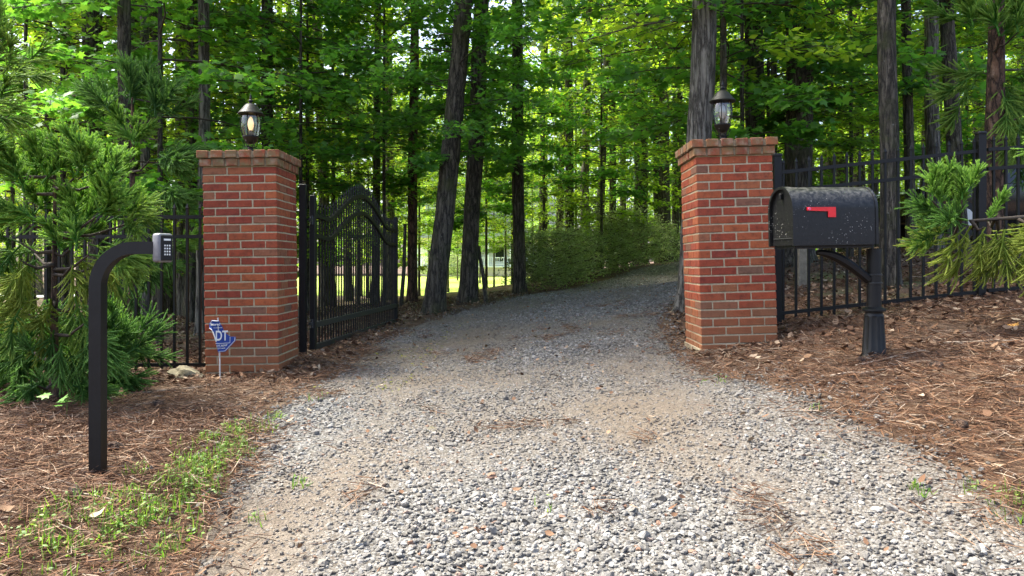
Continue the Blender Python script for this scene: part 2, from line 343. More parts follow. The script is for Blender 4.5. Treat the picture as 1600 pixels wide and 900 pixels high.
# pine straw on both banks, thinner drifts of it on the gravel
x, y = scatter(270000, (-6.8, 7.3), (1.4, 9.5), off(-.02)); keepn = (fbm(x*1.1+4, y*1.1, 3) > -.14) | (y < 5); x, y = x[keepn], y[keepn]
xe, ye = scatter(100000, (-4.8, 5), (1.2, 4.6), off(-.02)); x = np.concatenate([x, xe]); y = np.concatenate([y, ye])
xd, yd = scatter(60000, (-1.6, 2.2), (2.0, 10.5), lambda x, y: (fbm(x*3.1+30, y*2.6+8, 3) > .19+.02*np.abs(x)) & (inside(x, y) > -.05))
x = np.concatenate([x, xd]); y = np.concatenate([y, yd]); n = len(x)
pos = np.stack([x, y, gz(x, y)+np.where(inside(x, y) > 0, .045, .006)+.03*rng.rand(n)], -1)
R = rotmats(rng.rand(n)*6.28+0, rng.normal(0, .24, n), rng.rand(n)*6.28)
v, f = place(NEEDLE, NF, pos, R, np.stack([.06+.1*rng.rand(n), .0018+.0018*rng.rand(n), .06+.1*rng.rand(n)], -1))
tag(obj('pine_straw', mesh_np('pine_straw', v, f), M['needle']), 'reddish brown pine needles covering the banks beside the gravel', 'pine straw', kind='stuff')
# dead leaves
x, y = scatter(50000, (-10, 11), (1.6, 16), lambda x, y: view(x, y, 2.4) & (inside(x, y) < -.05) & ((y > 5.6) | (rng.rand(len(x)) < np.where(x > 0, .06+.5*np.clip((y-3.6)/2, 0, 1), .06))) & (fbm(x*.8, y*.8+9, 3) > -.22), False)
xb, yb = scatter(700, (-1.6, 2.4), (2.4, 14), lambda x, y: inside(x, y) > 0, False); x = np.concatenate([x, xb]); y = np.concatenate([y, yb]); n = len(x)
pos = np.stack([x, y, gz(x, y)+np.where(inside(x, y) > 0, .05, .012)+.03*rng.rand(n)], -1); s = (.03+.04*rng.rand(n))*np.where(inside(x, y) > 0, .7, 1)
v, f = place(CURL, CF, pos, rotmats(rng.rand(n)*6.28, rng.normal(0, .4, n), rng.normal(0, .4, n)), np.stack([s, s*(.6+.5*rng.rand(n)), s*(.4+rng.rand(n))], -1))
tag(obj('leaf_litter', mesh_np('leaf_litter', v, f), M['litter']), 'dry brown dead leaves strewn under the trees', 'leaf litter', kind='stuff')
# gravel stones: instanced icospheres in geometry nodes
y = np.concatenate([1.5+2.7*rng.rand(52000), 4.2+3.3*rng.rand(46000), 7.5+7*rng.rand(40000)]); x = -2.5+6.1*rng.rand(len(y)); d = inside(x, y)
dust = dustf(x, y); k = view(x, y, 1.3) & (rng.rand(len(x)) < 1/(1+np.exp(-(d-.06+.6*fbm(x*2.5, y*2.5, 3))/.1))) & (rng.rand(len(x)) > np.clip(dust*.9-.25, 0, .5))
x, y = x[k], y[k]; yf_ = 12.5+15*rng.rand(26000)**1.2; uf_ = rng.rand(26000); x = np.concatenate([x, dl(yf_)+(dr(yf_)-dl(yf_))*uf_]); y = np.concatenate([y, yf_])
xs_, ys_ = scatter(9000, (-3, 4), (2, 8), lambda x, y: (inside(x, y) < 0) & (inside(x, y) > -.6) & (rng.rand(len(x)) < np.exp(inside(x, y)*7)), False)
x = np.concatenate([x, xs_]); y = np.concatenate([y, ys_]); n = len(x); sz = .0052+.0075*rng.rand(n)**2.4+.0005*np.maximum(y-5, 0); sz *= 1.22-.62*dustf(x, y); sz[rng.rand(n) < .015] *= 1.8
me = bpy.data.meshes.new('gravel'); me.vertices.add(n)
me.vertices.foreach_set('co', np.stack([x, y, np.where(inside(x, y) > 0, G(x, y)+.004, gz(x, y)+.01)+sz*.25], -1).astype(np.float32).ravel())
at = me.attributes.new('dust', 'FLOAT', 'POINT'); at.data.foreach_set('value', np.clip(dustf(x, y)+rng.normal(0, .12, n), 0, 1).astype(np.float32))
at = me.attributes.new('sz', 'FLOAT', 'POINT'); at.data.foreach_set('value', sz.astype(np.float32))
at = me.attributes.new('rot', 'FLOAT_VECTOR', 'POINT'); at.data.foreach_set('vector', np.stack([rng.normal(0, .35, n), rng.normal(0, .35, n), rng.rand(n)*6.28], -1).astype(np.float32).ravel())
grv = tag(obj('gravel', me, M['stone']), 'loose pale grey crushed stone covering the driveway', 'gravel', kind='stuff')
gn = bpy.data.node_groups.new('gravel', 'GeometryNodeTree'); gn.interface.new_socket('Geometry', in_out='INPUT', socket_type='NodeSocketGeometry'); gn.interface.new_socket('Geometry', in_out='OUTPUT', socket_type='NodeSocketGeometry')
gi = gn.nodes.new('NodeGroupInput'); go = gn.nodes.new('NodeGroupOutput'); jn = gn.nodes.new('GeometryNodeJoinGeometry')
for q in range(9):
    ic = gn.nodes.new('GeometryNodeMeshIcoSphere'); ic.inputs['Radius'].default_value = 1; ic.inputs['Subdivisions'].default_value = 2
    po = gn.nodes.new('GeometryNodeInputPosition'); nz = gn.nodes.new('ShaderNodeTexNoise'); nz.noise_dimensions = '4D'; nz.inputs['W'].default_value = q*7.3; nz.inputs['Scale'].default_value = .85; nz.inputs['Detail'].default_value = 1
    gn.links.new(po.outputs[0], nz.inputs['Vector'])
    sb = gn.nodes.new('ShaderNodeVectorMath'); sb.operation = 'SUBTRACT'; gn.links.new(nz.outputs['Color'], sb.inputs[0]); sb.inputs[1].default_value = (.5, .5, .5)
    mu = gn.nodes.new('ShaderNodeVectorMath'); mu.operation = 'MULTIPLY'; gn.links.new(sb.outputs[0], mu.inputs[0]); mu.inputs[1].default_value = (2.2, 2.2, 1.8)
    sp = gn.nodes.new('GeometryNodeSetPosition'); gn.links.new(ic.outputs[0], sp.inputs['Geometry']); gn.links.new(mu.outputs[0], sp.inputs['Offset'])
    tr = gn.nodes.new('GeometryNodeTransform'); tr.inputs['Scale'].default_value = (1.15, .7+.35*((q*37 % 10)/10), .5+.3*((q*53 % 10)/10)); gn.links.new(sp.outputs[0], tr.inputs['Geometry'])
    sm = gn.nodes.new('GeometryNodeSetMaterial'); sm.inputs['Material'].default_value = M['stone']; gn.links.new(tr.outputs[0], sm.inputs[0])
    ss = gn.nodes.new('GeometryNodeSetShadeSmooth'); ss.inputs['Shade Smooth'].default_value = False; gn.links.new(sm.outputs[0], ss.inputs[0])
    ti = gn.nodes.new('GeometryNodeGeometryToInstance'); gn.links.new(ss.outputs[0], ti.inputs[0]); gn.links.new(ti.outputs[0], jn.inputs[0])
ip = gn.nodes.new('GeometryNodeInstanceOnPoints'); gn.links.new(gi.outputs[0], ip.inputs['Points']); gn.links.new(jn.outputs[0], ip.inputs['Instance']); ip.inputs['Pick Instance'].default_value = True
ri = gn.nodes.new('FunctionNodeRandomValue'); ri.data_type = 'INT'; ri.inputs['Min'].default_value = 0 if False else ri.inputs['Min'].default_value
for s_ in ri.inputs:
    if s_.type == 'INT' and s_.name == 'Min': s_.default_value = 0
    if s_.type == 'INT' and s_.name == 'Max': s_.default_value = 8
gn.links.new([o_ for o_ in ri.outputs if o_.type == 'INT'][0], ip.inputs['Instance Index'])
a1 = gn.nodes.new('GeometryNodeInputNamedAttribute'); a1.data_type = 'FLOAT'; a1.inputs[0].default_value = 'sz'; gn.links.new(a1.outputs[0], ip.inputs['Scale'])
a2 = gn.nodes.new('GeometryNodeInputNamedAttribute'); a2.data_type = 'FLOAT_VECTOR'; a2.inputs[0].default_value = 'rot'; gn.links.new(a2.outputs[0], ip.inputs['Rotation'])
gn.links.new(ip.outputs[0], go.inputs[0])
md = grv.modifiers.new('gravel', 'NODES'); md.node_group = gn
# grass and low weeds along the left edge, stray tufts on the right one
def px_ground(px, py):
    Y = 3.
    for _ in range(25): Y = max(.5, (EYE-g(X(px, Y), Y))*F/(py-HZ))
    return X(px, Y), Y
gv, gf, nv = [], [], 0
spots = [(70,860,.16,500),(150,830,.16,800),(220,800,.15,900),(190,870,.15,800),(290,775,.12,700),(320,730,.12,900),(345,700,.1,800),(390,675,.1,600),(300,750,.1,600),(240,850,.13,500),(370,715,.07,300),(215,748,.04,120),(110,800,.08,160),(275,705,.03,60),
         (430,655,.05,80),(470,760,.03,50),(1275,660,.03,90),(1585,800,.06,260),(1440,770,.03,60),(1115,600,.06,80),(860,800,.05,120),(1520,770,.03,50),(495,625,.05,60),(400,820,.03,60)]
for (px, py, rad, cnt) in spots:
    cnt = int(cnt*.62);     cx, cy0 = px_ground(px, py); th = rng.rand(cnt)*6.28; rr = rad*rng.rand(cnt)**.6*1.4; x = cx+rr*np.cos(th); y = cy0+rr*np.sin(th)*1.2
    kk = (fbm(x*9, y*9, 2) > -.02) | (rng.rand(cnt) < .15); x, y = x[kk], y[kk]; cnt = len(x)
    pos = np.stack([x, y, gz(x, y)+np.where(inside(x, y) > 0, .04, .01)], -1); bl = rng.rand(cnt) < .78
    h = (.02+.045*rng.rand(cnt)**1.5); R = rotmats(rng.rand(cnt)*6.28, -1.57+rng.normal(0, .55, cnt), rng.rand(cnt)*.6)
    bv, bf = place(np.array([(0, -.5, 0), (0, .5, 0), (.6, .35, .05), (.6, -.35, .05), (1, 0, .18)]), NF*0+np.array([(0, 3, 2), (0, 2, 1), (3, 4, 2)]), pos[bl], R[bl], np.stack([h, h*0+.005, h], -1)[bl])
    q = ~bl; s = .01+.014*rng.rand(q.sum()); wv_, wf = place(OVAL, OF, pos[q]+np.array([0, 0, .012])+rng.rand(q.sum(), 1)*np.array([[0, 0, .03]]), rotmats(rng.rand(q.sum())*6.28, rng.normal(0, .4, q.sum()), rng.normal(0, .4, q.sum())), s)
    gv += [bv, wv_]; gf += [bf+nv, wf+nv+len(bv)]; nv += len(bv)+len(wv_)
tag(obj('grass', mesh_np('grass', np.concatenate(gv), np.concatenate(gf)), M['grass']), 'bright green grass and small weeds along the gravel edge', 'grass', kind='stuff')
# moss cushions on the drive's shoulder by the gate
x, y = scatter(26000, (-1.6, 7), (5, 22), lambda x, y: (inside(x, y) > -.12) & (x-dl(y) < .75) & (fbm(x*1.6+50, y*.9, 4) > .07), False); n = len(x)
pos = np.stack([x, y, G(x, y)+.004+.012*rng.rand(n)], -1); s = .015+.02*rng.rand(n)
v, f = place(OVAL, OF, pos, rotmats(rng.rand(n)*6.28, rng.normal(0, .3, n), rng.normal(0, .3, n)), s)
tag(obj('moss', mesh_np('moss', v, f), M['moss']), 'yellow green moss on the drive shoulder beside the open gate', 'moss', kind='stuff')

# ------------------------------------------------------------------ brick gate pillars
def mat_brick(name, cap=False):
    m, t, b = mat(name); oi = t.nodes.new('ShaderNodeObjectInfo').outputs['Random']; oc = ocoord(t); p = gpos(t)
    c = ramp(t, oi, [(0, (.21, .034, .015)), (.25, (.29, .055, .019)), (.45, (.2, .032, .016)), (.62, (.33, .085, .026)), (.78, (.25, .046, .019)), (.9, (.29, .1, .036)), (.97, (.2, .075, .04)), (1, (.14, .075, .045))]).outputs[0]
    n = noise(t, 22, 6, .7, p); c = mix(t, .75, c, ramp(t, n.outputs[0], [(.28, (.36, .34, .32)), (.5, (1, 1, 1)), (.75, (1.35, 1.35, 1.35))]).outputs[0], 'MULTIPLY')
    eff = ramp(t, noise(t, 55, 4, .7, p).outputs[0], [(.62, (0, 0, 0)), (.8, (.45, .45, .45))]); c = mix(t, eff.outputs[0], c, (.5, .33, .22))
    if cap:
        a = ramp(t, noise(t, 9, 5, .7, p).outputs[0], [(.35, (0, 0, 0)), (.62, (.9, .9, .9))]); c = mix(t, a.outputs[0], c, (.16, .13, .055))
        c = mix(t, ramp(t, noise(t, 14, 4, .6, p).outputs[0], [(.5, (0, 0, 0)), (.7, (.6, .6, .6))]).outputs[0], c, (.38, .27, .19))
    sx = t.nodes.new('ShaderNodeSeparateXYZ'); L(t, p, sx.inputs[0]); ad = t.nodes.new('ShaderNodeMath'); ad.operation = 'MULTIPLY_ADD'; L(t, noise(t, 6, 4, .6, p).outputs[0], ad.inputs[0]); ad.inputs[1].default_value = .5; gt = t.nodes.new('ShaderNodeMath'); gt.operation = 'GREATER_THAN'; L(t, sx.outputs[0], gt.inputs[0]); ga = t.nodes.new('ShaderNodeMath'); ga.operation = 'MULTIPLY_ADD'; L(t, gt.outputs[0], ga.inputs[0]); ga.inputs[1].default_value = -.28; L(t, sx.outputs[2], ga.inputs[2]); L(t, ga.outputs[0], ad.inputs[2])
    so = ramp(t, ad.outputs[0], [(.42, (.75, .75, .75)), (.75, (0, 0, 0))]); c = mix(t, so.outputs[0], c, (.24, .1, .04))
    L(t, c, b.inputs['Base Color']); b.inputs['Roughness'].default_value = .88
    bump(t, noise(t, 70, 5, .7, p).outputs[0], .5, .006, b); return m
M['brick'] = mat_brick('brick'); M['brick_cap'] = mat_brick('brick_weathered', True)
M['mortar'] = mat_simple('mortar', (.42, .36, .235), .95, 0, 60, .25, .5)
M['mortar_cap'] = mat_simple('weathered_mortar', (.2, .15, .09), .95, 0, 30, .5, .5)
BL, BD, BH, J = .1915, .0925, .0553, .0118        # brick length, depth, height, joint
MODL, MODH = BL+J, BH+J
def brick_mesh(l, d, h, seed):
    r = random.Random(seed); q = B(); q.box((0, 0, 0), (l, d, h), bev=.0035)
    for v_ in q.bm.verts: v_.co += Vector((r.uniform(-1, 1), r.uniform(-1, 1), r.uniform(-1, 1)))*.0013
    return q.mesh('brick')
FULL = [brick_mesh(BL, BD, BH, k) for k in range(5)]; HEAD = [brick_mesh(BD, BL, BH+.004, 20+k) for k in range(5)]
for me in FULL: me.materials.append(M['brick'])
for me in HEAD: me.materials.append(M['brick_cap'])
def pillar(px0, px1, Y, zb, ztop, rz, roll, label):
    rd = random.Random(int(px0)); W = 3*MODL-J; H = ztop-zb
    xc = (X(px0, Y)+X(px1, Y))/2
    root = empty('brick_pillar', (xc, Y+W/2, zb), rz, label=label, cat='pillar', group=None); root.rotation_euler = (0, roll, rz)
    ncap = 2; n = int(round((H-ncap*MODH)/MODH)); z = 0; hw = W/2
    core = B(); core.box((0, 0, H/2-.03), (W-.011, W-.011, H-.05)); cc = B()
    cc.box((0, 0, H-1.5*MODH), (W+.02, W+.02, MODH-.004)); cc.box((0, 0, H-.5*MODH-.006), (W+.055, W+.055, MODH-.014)); core.box((0, 0, -.08), (W+.02, W+.02, .16)); cc.build('cap_mortar', M['mortar_cap'], root)
    core.build('mortar', M['mortar'], root)
    def put(x, y, z, turn, pool):
        o = obj('brick', rd.choice(pool), None, root); o.location = (x+rd.uniform(-.0012, .0012), y+rd.uniform(-.0012, .0012), z+rd.uniform(-.001, .001))
        o.rotation_euler = (rd.uniform(-.006, .006), rd.uniform(-.006, .006), turn+rd.choice((0, PI))+rd.uniform(-.006, .006))
    z0 = H-ncap*MODH
    for k in range(n):
        z = z0-(k+.5)*MODH; turn = PI/2 if k % 2 else 0
        for s in (-1, 1):
            for j in (-1, 0, 1):
                a, b_ = j*MODL, s*(hw-BD/2); put(*((a, b_) if not k % 2 else (b_, a)), z, turn, FULL)
            for j in (-.5, .5):
                a, b_ = s*(hw-BD/2), j*MODL; put(*((a, b_) if not k % 2 else (b_, a)), z, turn+PI/2, FULL)
    for c, out in ((0, .018), (1, .036)):                                     # two corbelled header courses on top
        z = z0+(c+.5)*MODH; w_ = W+2*out; nb = 6; st = (w_-BD)/(nb-1)
        for s in (-1, 1):
            for j in range(nb): put(-w_/2+BD/2+j*st, s*(w_/2-BL/2), z, 0, HEAD)
            for j in range(2): put(s*(w_/2-BL/2), (j-.5)*(BD+.02), z, PI/2, HEAD)
    return root, xc, Y+W/2
pl, plx, ply = pillar(319.5, 436.5, 6.25, .055, 1.925, math.radians(.5), math.radians(-.8), 'brick gate pillar beside the blue yard sign, open gate hung behind it')
pr, prx, pry = pillar(1099, 1215, 6.03, .335, 1.985, math.radians(-1), math.radians(-1.7), 'brick gate pillar standing next to the black mailbox')

# ------------------------------------------------------------------ pillar lanterns
M['iron'] = mat_simple('black_painted_metal', (.006, .0063, .0063), .5, 0, 18, .35, .08); M['iron'].node_tree.nodes['Principled BSDF'].inputs['Specular IOR Level'].default_value = .3
M['iron_dull'] = mat_simple('dusty_black_metal', (.018, .02, .02), .5, 0, 25, .35, .1)
m, t, b = mat('lantern_glass'); b.inputs['Base Color'].default_value = (.9, .92, .9, 1); b.inputs['Roughness'].default_value = .04; b.inputs['Transmission Weight'].default_value = .0
tp = t.nodes.new('ShaderNodeBsdfTransparent'); tp.inputs[0].default_value = (.93, .94, .92, 1); gl = t.nodes.new('ShaderNodeBsdfGlossy'); gl.inputs['Roughness'].default_value = .05
mx = t.nodes.new('ShaderNodeMixShader'); mx.inputs[0].default_value = .11; L(t, tp.outputs[0], mx.inputs[1]); L(t, gl.outputs[0], mx.inputs[2]); L(t, mx.outputs[0], t.nodes['Material Output'].inputs[0]); M['glass'] = m
m, t, b = mat('warm_bulb'); b.inputs['Base Color'].default_value = (.9, .75, .5, 1); b.inputs['Emission Color'].default_value = (1, .62, .25, 1); b.inputs['Emission Strength'].default_value = .25; M['bulb_lit'] = m
M['bulb'] = mat_simple('grey_bulb', (.4, .4, .38), .3)
def lantern(x, y, z, s, label, lit, rz):
    root = empty('pillar_lantern', (x, y, z), rz, label=label, cat='lantern', group=None); root.scale = (s*1.03, s*1.03, s*1.4)
    B().lathe([(.052, 0), (.052, .008), (.034, .018), (.026, .045), (.03, .05), (.02, .06)], 20).build('base', M['iron'], root, smooth=True)
    sc_ = B()
    for k in range(6):
        a = k*PI/3; c, s_ = math.cos(a), math.sin(a)
        sc_.tube([(c*.02, s_*.02, .055), (c*.055, s_*.055, .06), (c*.06, s_*.06, .08), (c*.075, s_*.075, .1)], .004, 5)
    sc_.build('scroll_bracket', M['iron'], root)
    B().lathe([(.03, .08), (.055, .095), (.072, .12), (.078, .127), (.078, .134), (.02, .134)], 24).build('cup', M['iron'], root, smooth=True)
    prof = [(.07, .134), (.083, .165), (.092, .205), (.093, .235), (.088, .265), (.078, .29)]
    gl_ = B(); n = 24; rings = [[gl_.bm.verts.new((r*math.cos(2*PI*k/n), r*math.sin(2*PI*k/n), z_)) for k in range(n)] for r, z_ in prof]
    for a, b_ in zip(rings, rings[1:]):
        for k in range(n): gl_.bm.faces.new((a[k], a[(k+1) % n], b_[(k+1) % n], b_[k]))
    gl_.build('glass_globe', M['glass'], root, smooth=True, ang=None)
    for k in range(6):
        a = k*PI/3+.3; rb = B(); rb.tube([((r+.002)*math.cos(a), (r+.002)*math.sin(a), z_) for r, z_ in prof], .0042, 6); rb.build('rib', M['iron'], root)
    B().lathe([(.082, .287), (.118, .288), (.121, .294), (.112, .302), (.085, .325), (.06, .35), (.04, .362), (.016, .366)], 28).build('roof', M['iron'], root, smooth=True)
    B().lathe([(.014, .362), (.014, .374), (.022, .38), (.022, .388), (.009, .396), (.012, .405), (.004, .43), (.001, .445)], 14).build('finial', M['iron'], root, smooth=True)
    B().lathe([(.02, .13), (.02, .17), (.014, .175)], 12).build('socket', M['iron'], root, smooth=True)
    B().lathe([(.012, .173), (.026, .2), (.029, .225), (.02, .255), (.006, .272)], 14).build('bulb', M['bulb_lit' if lit else 'bulb'], root, smooth=True)
    return root
lantern(plx-.03, ply, 1.925, .86, 'black lantern with warm lit bulb on the pillar beside the yard sign', True, .2)
lantern(prx-.06, pry, 1.985, .86, 'black lantern with unlit clear globe on the pillar beside the mailbox', False, .9)

# ------------------------------------------------------------------ iron fences and gate
def picket_mesh(h, r=.0095):
    q = B(); q.box((0, 0, h/2-.02), (r*2, r*2, h-.04)); 
    a = [q.bm.verts.new((sx*r*1.3, sy*r*1.3, h-.045)) for sx, sy in ((-1, -1), (1, -1), (1, 1), (-1, 1))]; tip = q.bm.verts.new((0, 0, h)); c = [q.bm.verts.new((sx*r*.9, sy*r*.9, h-.06)) for sx, sy in ((-1, -1), (1, -1), (1, 1), (-1, 1))]
    for k in range(4): q.bm.faces.new((a[k], a[(k+1) % 4], tip)); q.bm.faces.new((c[k], c[(k+1) % 4], a[(k+1) % 4], a[k]))
    me = q.mesh('picket'); me.materials.append(M['iron']); return me
PK = picket_mesh(1.46)
def fence_panel(x0, x1, Y0, Y1, z0, z1, n, label, posts, ztop=1.46):
    """z0,z1: ground under both ends; pickets stand upright, rails follow the slope"""
    root = empty('fence_panel', (x0, Y0, z0), 0, label=label, cat='fence', group=None)
    d = Vector((x1-x0, Y1-Y0, z1-z0))
    for zr, th in ((ztop-.12, .03), (ztop-.285, .03), (.1, .03)):
        q = B(); a = Vector((0, 0, zr)); b_ = a+d; rot = d.to_track_quat('X', 'Z').to_matrix(); q.box((a+b_)/2, (d.length, .028, th), rot); q.build('rail', M['iron'], root)
    for k in range(n):
        o = obj('picket', PK, None, root); o.location = d*((k+.5)/n)+Vector((0, 0, .04)); o.scale = (1, 1, (ztop-.04)/1.46)
    for u in posts:
        q = B(); q.box((0, 0, .67), (.065, .065, 1.56)); q.box((0, 0, 1.46), (.075, .075, .03), bev=.008); o = q.build('post', M['iron'], root); o.location = d*u
    return root
lx1 = X(319, 6.45)
fence_panel(lx1-1.95, lx1, 6.5, 6.5, .04, .045, 18, 'black iron fence panel between the left cedar and the brick pillar', [], 1.47)
fence_panel(lx1-4.0, lx1-2.02, 6.5, 6.5, .02, .04, 18, 'black iron fence panel hidden behind the big cedar', [1.02], 1.47)
rx0 = X(1217, 6.55)
fence_panel(rx0, rx0+1.75, 6.6, 6.6, .47, .66, 16, 'black iron fence panel climbing from brick pillar behind the mailbox', [.0, 1.0], 1.43)
fence_panel(rx0+1.81, rx0+3.7, 6.6, 6.6, .67, .8, 18, 'black iron fence panel behind the drooping yellow cedar branch', [1.02], 1.43)
# the open gate leaf
gN, gF = Vector((-1.835, 7.08, 0)), Vector((-1.575, 10.4, 0)); gd = (gF-gN); gl_len = gd.length; gu = gd.normalized()
gate = empty('driveway_gate', (gN.x, gN.y, .2), math.atan2(gu.y, gu.x), label='arched black iron driveway gate leaf swung open along the drive', cat='gate')
def arch(t):      # rail height above the gate's foot
    c = (t-.5)/.37
    return 1.25+.31*max(0., .5+.5*math.cos(PI*max(-1, min(1, c))))**.72-.02*math.exp(-((t-.13)/.07)**2)
B().box((0, 0, .72), (.06, .05, 1.42), bev=.004).build('stile', M['iron'], gate); B().box((gl_len, 0, .72), (.06, .05, 1.42), bev=.004).build('stile', M['iron'], gate)
for zr, nm in ((.03, 'bottom_rail'), (.235, 'lower_rail')): B().box((gl_len/2, 0, zr), (gl_len-.06, .045, .05)).build(nm, M['iron_dull'], gate)
for dz in (0, -.19):
    q = B(); q.tube([(u*gl_len, 0, arch(u)+dz) for u in np.linspace(.01, .99, 40)], .028, 4); q.build('arched_rail', M['iron'], gate)
npk = 37
for k in range(npk):
    u = (k+1)/(npk+1); h = arch(u)+.15; o = obj('picket', PK, None, gate); o.location = (u*gl_len, 0, .03); o.scale = (.68, .68, (h-.03)/1.46)
for z_ in (.25, 1.2):
    q = B(); q.tube([(-.03, 0, z_-.04), (-.03, 0, z_+.04)], .016, 8); q.box((-.06, 0, z_), (.06, .02, .03)); q.build('hinge', M['iron_dull'], gate)
for (px, Y, zt, zb_, lab, sz_) in ((473.5, 7.0, 1.71, .1, 'square black steel hinge post between brick pillar and open gate', .056), (1074, 6.72, 1.55, .3, 'slim black steel latch post tucked behind the brick pillar by the oak', .035)):
    r_ = empty('gate_post', (X(px, Y), Y, zb_), 0, label=lab, cat='post'); h = zt-zb_
    B().box((0, 0, h/2-.1), (sz_, sz_, h+.2)).build('shaft', M['iron'], r_); B().box((0, 0, h+.006), (sz_*1.1, sz_*1.1, .014), bev=.003).build('cap', M['iron_dull'], r_)

# ------------------------------------------------------------------ gooseneck keypad
kx, ky = X(153, 3.38), 3.38; kz = g(kx, ky)
kp = empty('keypad_post', (kx, ky, kz), 0, label='black gooseneck post curving over to hold the gate keypad', cat='post')
pts = [(0, 0, -.1), (0, 0, .3), (0, 0, .84)]+[(.17*(1-math.cos(a)), 0, .84+.17*math.sin(a)) for a in np.linspace(.12, PI/2, 12)]+[(.27, 0, 1.01)]
B().tube(pts, .038, 4, square=True).build('gooseneck', M['iron'], kp, smooth=False)
kb = empty('gate_keypad', (kx+.285, ky, kz+1.01), math.radians(-27), label='small grey keypad box with white keys mounted on the gooseneck post', cat='keypad')
B().box((0, 0, 0), (.05, .075, .128), bev=.012, seg=3).build('housing', mat_simple('keypad_grey', (.13, .135, .145), .45, 0, 60, .2, .1), kb, smooth=True)
B().box((.026, 0, 0), (.006, .06, .112), bev=.003).build('face_plate', M['iron'], kb)
M['white'] = mat_simple('white_print', (.75, .75, .72), .6)
B().box((.0295, 0, .036), (.003, .034, .008)).build('display', M['white'], kb)
for r_ in range(4):
    for c_ in range(3): B().box((.0295, (c_-1)*.012, .01-r_*.013), (.003, .006, .007)).build('key', M['white'], kb)  # keys are small blocks in the plain white print colour

# ------------------------------------------------------------------ mailbox on its post
m, t, b = mat('speckled_black'); oc = ocoord(t)
v1 = t.nodes.new('ShaderNodeTexVoronoi'); v1.inputs['Scale'].default_value = 75; L(t, oc, v1.inputs['Vector'])
sp1 = ramp(t, v1.outputs['Distance'], [(.1, (1, 1, 1)), (.2, (0, 0, 0))]); nm = ramp(t, noise(t, 5, 4, .7, oc).outputs[0], [(.5, (0, 0, 0)), (.62, (1, 1, 1))])
dust_ = ramp(t, noise(t, 38, 6, .75, oc).outputs[0], [(.42, (0, 0, 0)), (.7, (1, 1, 1))])
sepz = t.nodes.new('ShaderNodeSeparateXYZ'); L(t, t.nodes.new('ShaderNodeNewGeometry').outputs['Normal'], sepz.inputs[0]); up_ = ramp(t, sepz.outputs[2], [(.05, (0.04, .04, .04)), (.8, (.8, .8, .8))])
c = mix(t, mix(t, 1., dust_.outputs[0], up_.outputs[0], 'MULTIPLY'), (.005, .0052, .0054), (.15, .145, .13))
c = mix(t, mix(t, 1., sp1.outputs[0], nm.outputs[0], 'MULTIPLY'), c, (.58, .57, .53)); L(t, c, b.inputs['Base Color']); b.inputs['Roughness'].default_value = .42; b.inputs['Specular IOR Level'].default_value = .35
bump(t, noise(t, 90, 4, .6, oc).outputs[0], .25, .004, b); M['mailblack'] = m
MBW, MBS, MBL = .28, .215, .53; th = math.radians(10)
mb = empty('mailbox', (1.665, 4.5, 1.105), th, label='large black speckled rural mailbox with a red flag', cat='mailbox')
mb.rotation_euler = (0, math.radians(-1.2), th)
def archp(r, x): return [(x, MBW/2-r, 0), (x, MBW/2-r, MBS)]+[(x, MBW/2-r*math.cos(a), MBS+r*math.sin(a)) for a in np.linspace(0.12, PI-.12, 22)]+[(x, MBW/2+r, MBS), (x, MBW/2+r, 0)]
B().prism(archp(MBW/2, 0), (.012, 0, 0), (MBL, 0, 0)).build('body', M['mailblack'], mb, smooth=True)
o_ = archp(MBW/2+.004, 0); i_ = archp(MBW/2-.012, 0); nn = len(o_)
for xa, xb_ in ((-.02, .03), (MBL-.012, MBL+.006)):
    rm = B(); A_ = [[rm.bm.verts.new((x_, p[1], p[2])) for p in q_] for q_, x_ in ((o_, xa), (o_, xb_), (i_, xb_), (i_, xa))]
    for r1, r2 in ((0, 1), (1, 2), (2, 3), (3, 0)):
        for k in range(nn-1): rm.bm.faces.new((A_[r1][k], A_[r1][k+1], A_[r2][k+1], A_[r2][k]))
    rm.build('rim', M['mailblack'], mb, smooth=True)
dr_ = B().prism(archp(MBW/2-.014, 0), (0, 0, .004), (.011, 0, .004)).build('door', M['mailblack'], mb, smooth=True)
B().tube([(-.004, .03, .045), (-.004, MBW-.03, .045)], .003, 6).build('hinge_wire', M['iron_dull'], dr_)
B().box((-.012, MBW/2, .3), (.022, .02, .035), bev=.004).build('latch', M['iron'], dr_)
M['red'] = mat_simple('red_flag', (.7, .012, .018), .4, 0, 20, .15)
B().prism([(.07, 0, .225), (.255, 0, .225), (.255, 0, .165), (.205, 0, .165), (.205, 0, .2), (.07, 0, .205)], (0, -.008, 0), (0, -.004, 0)).build('flag', M['red'], mb)
B().tube([(.083, -.002, .215), (.083, -.014, .215)], .009, 10).build('flag_pivot', mat_simple('pink_pivot', (.75, .1, .2), .5), mb)
B().box((MBL/2, MBW/2, -.008), (MBL*.94, MBW*.8, .016)).build('mount_board', M['iron'], mb)
mx_, my_ = 2.215, 4.7; mz_ = g(mx_, my_)
mp_ = empty('mailbox_post', (mx_, my_, mz_), 0, label='black fluted metal post with curved bracket carrying the mailbox', cat='post'); hp = 1.092-mz_
B().tube([(0, 0, .25), (0, 0, hp)], .042, 20).build('shaft', M['iron'], mp_, smooth=True)
fl = lambda k, z: 1-(.075 if (k % 6 in (2, 3, 4) and .07 < z < .27) else 0)
B().lathe([(.088, -.06), (.088, .012), (.078, .03), (.07, .045), (.069, .071), (.0688, .0715), (.057, .268), (.057, .2685), (.056, .275), (.05, .29), (.052, .3), (.068, .306), (.068, .318), (.044, .33)], 48, fl=fl).build('fluted_base', M['iron'], mp_, smooth=True, ang=25)
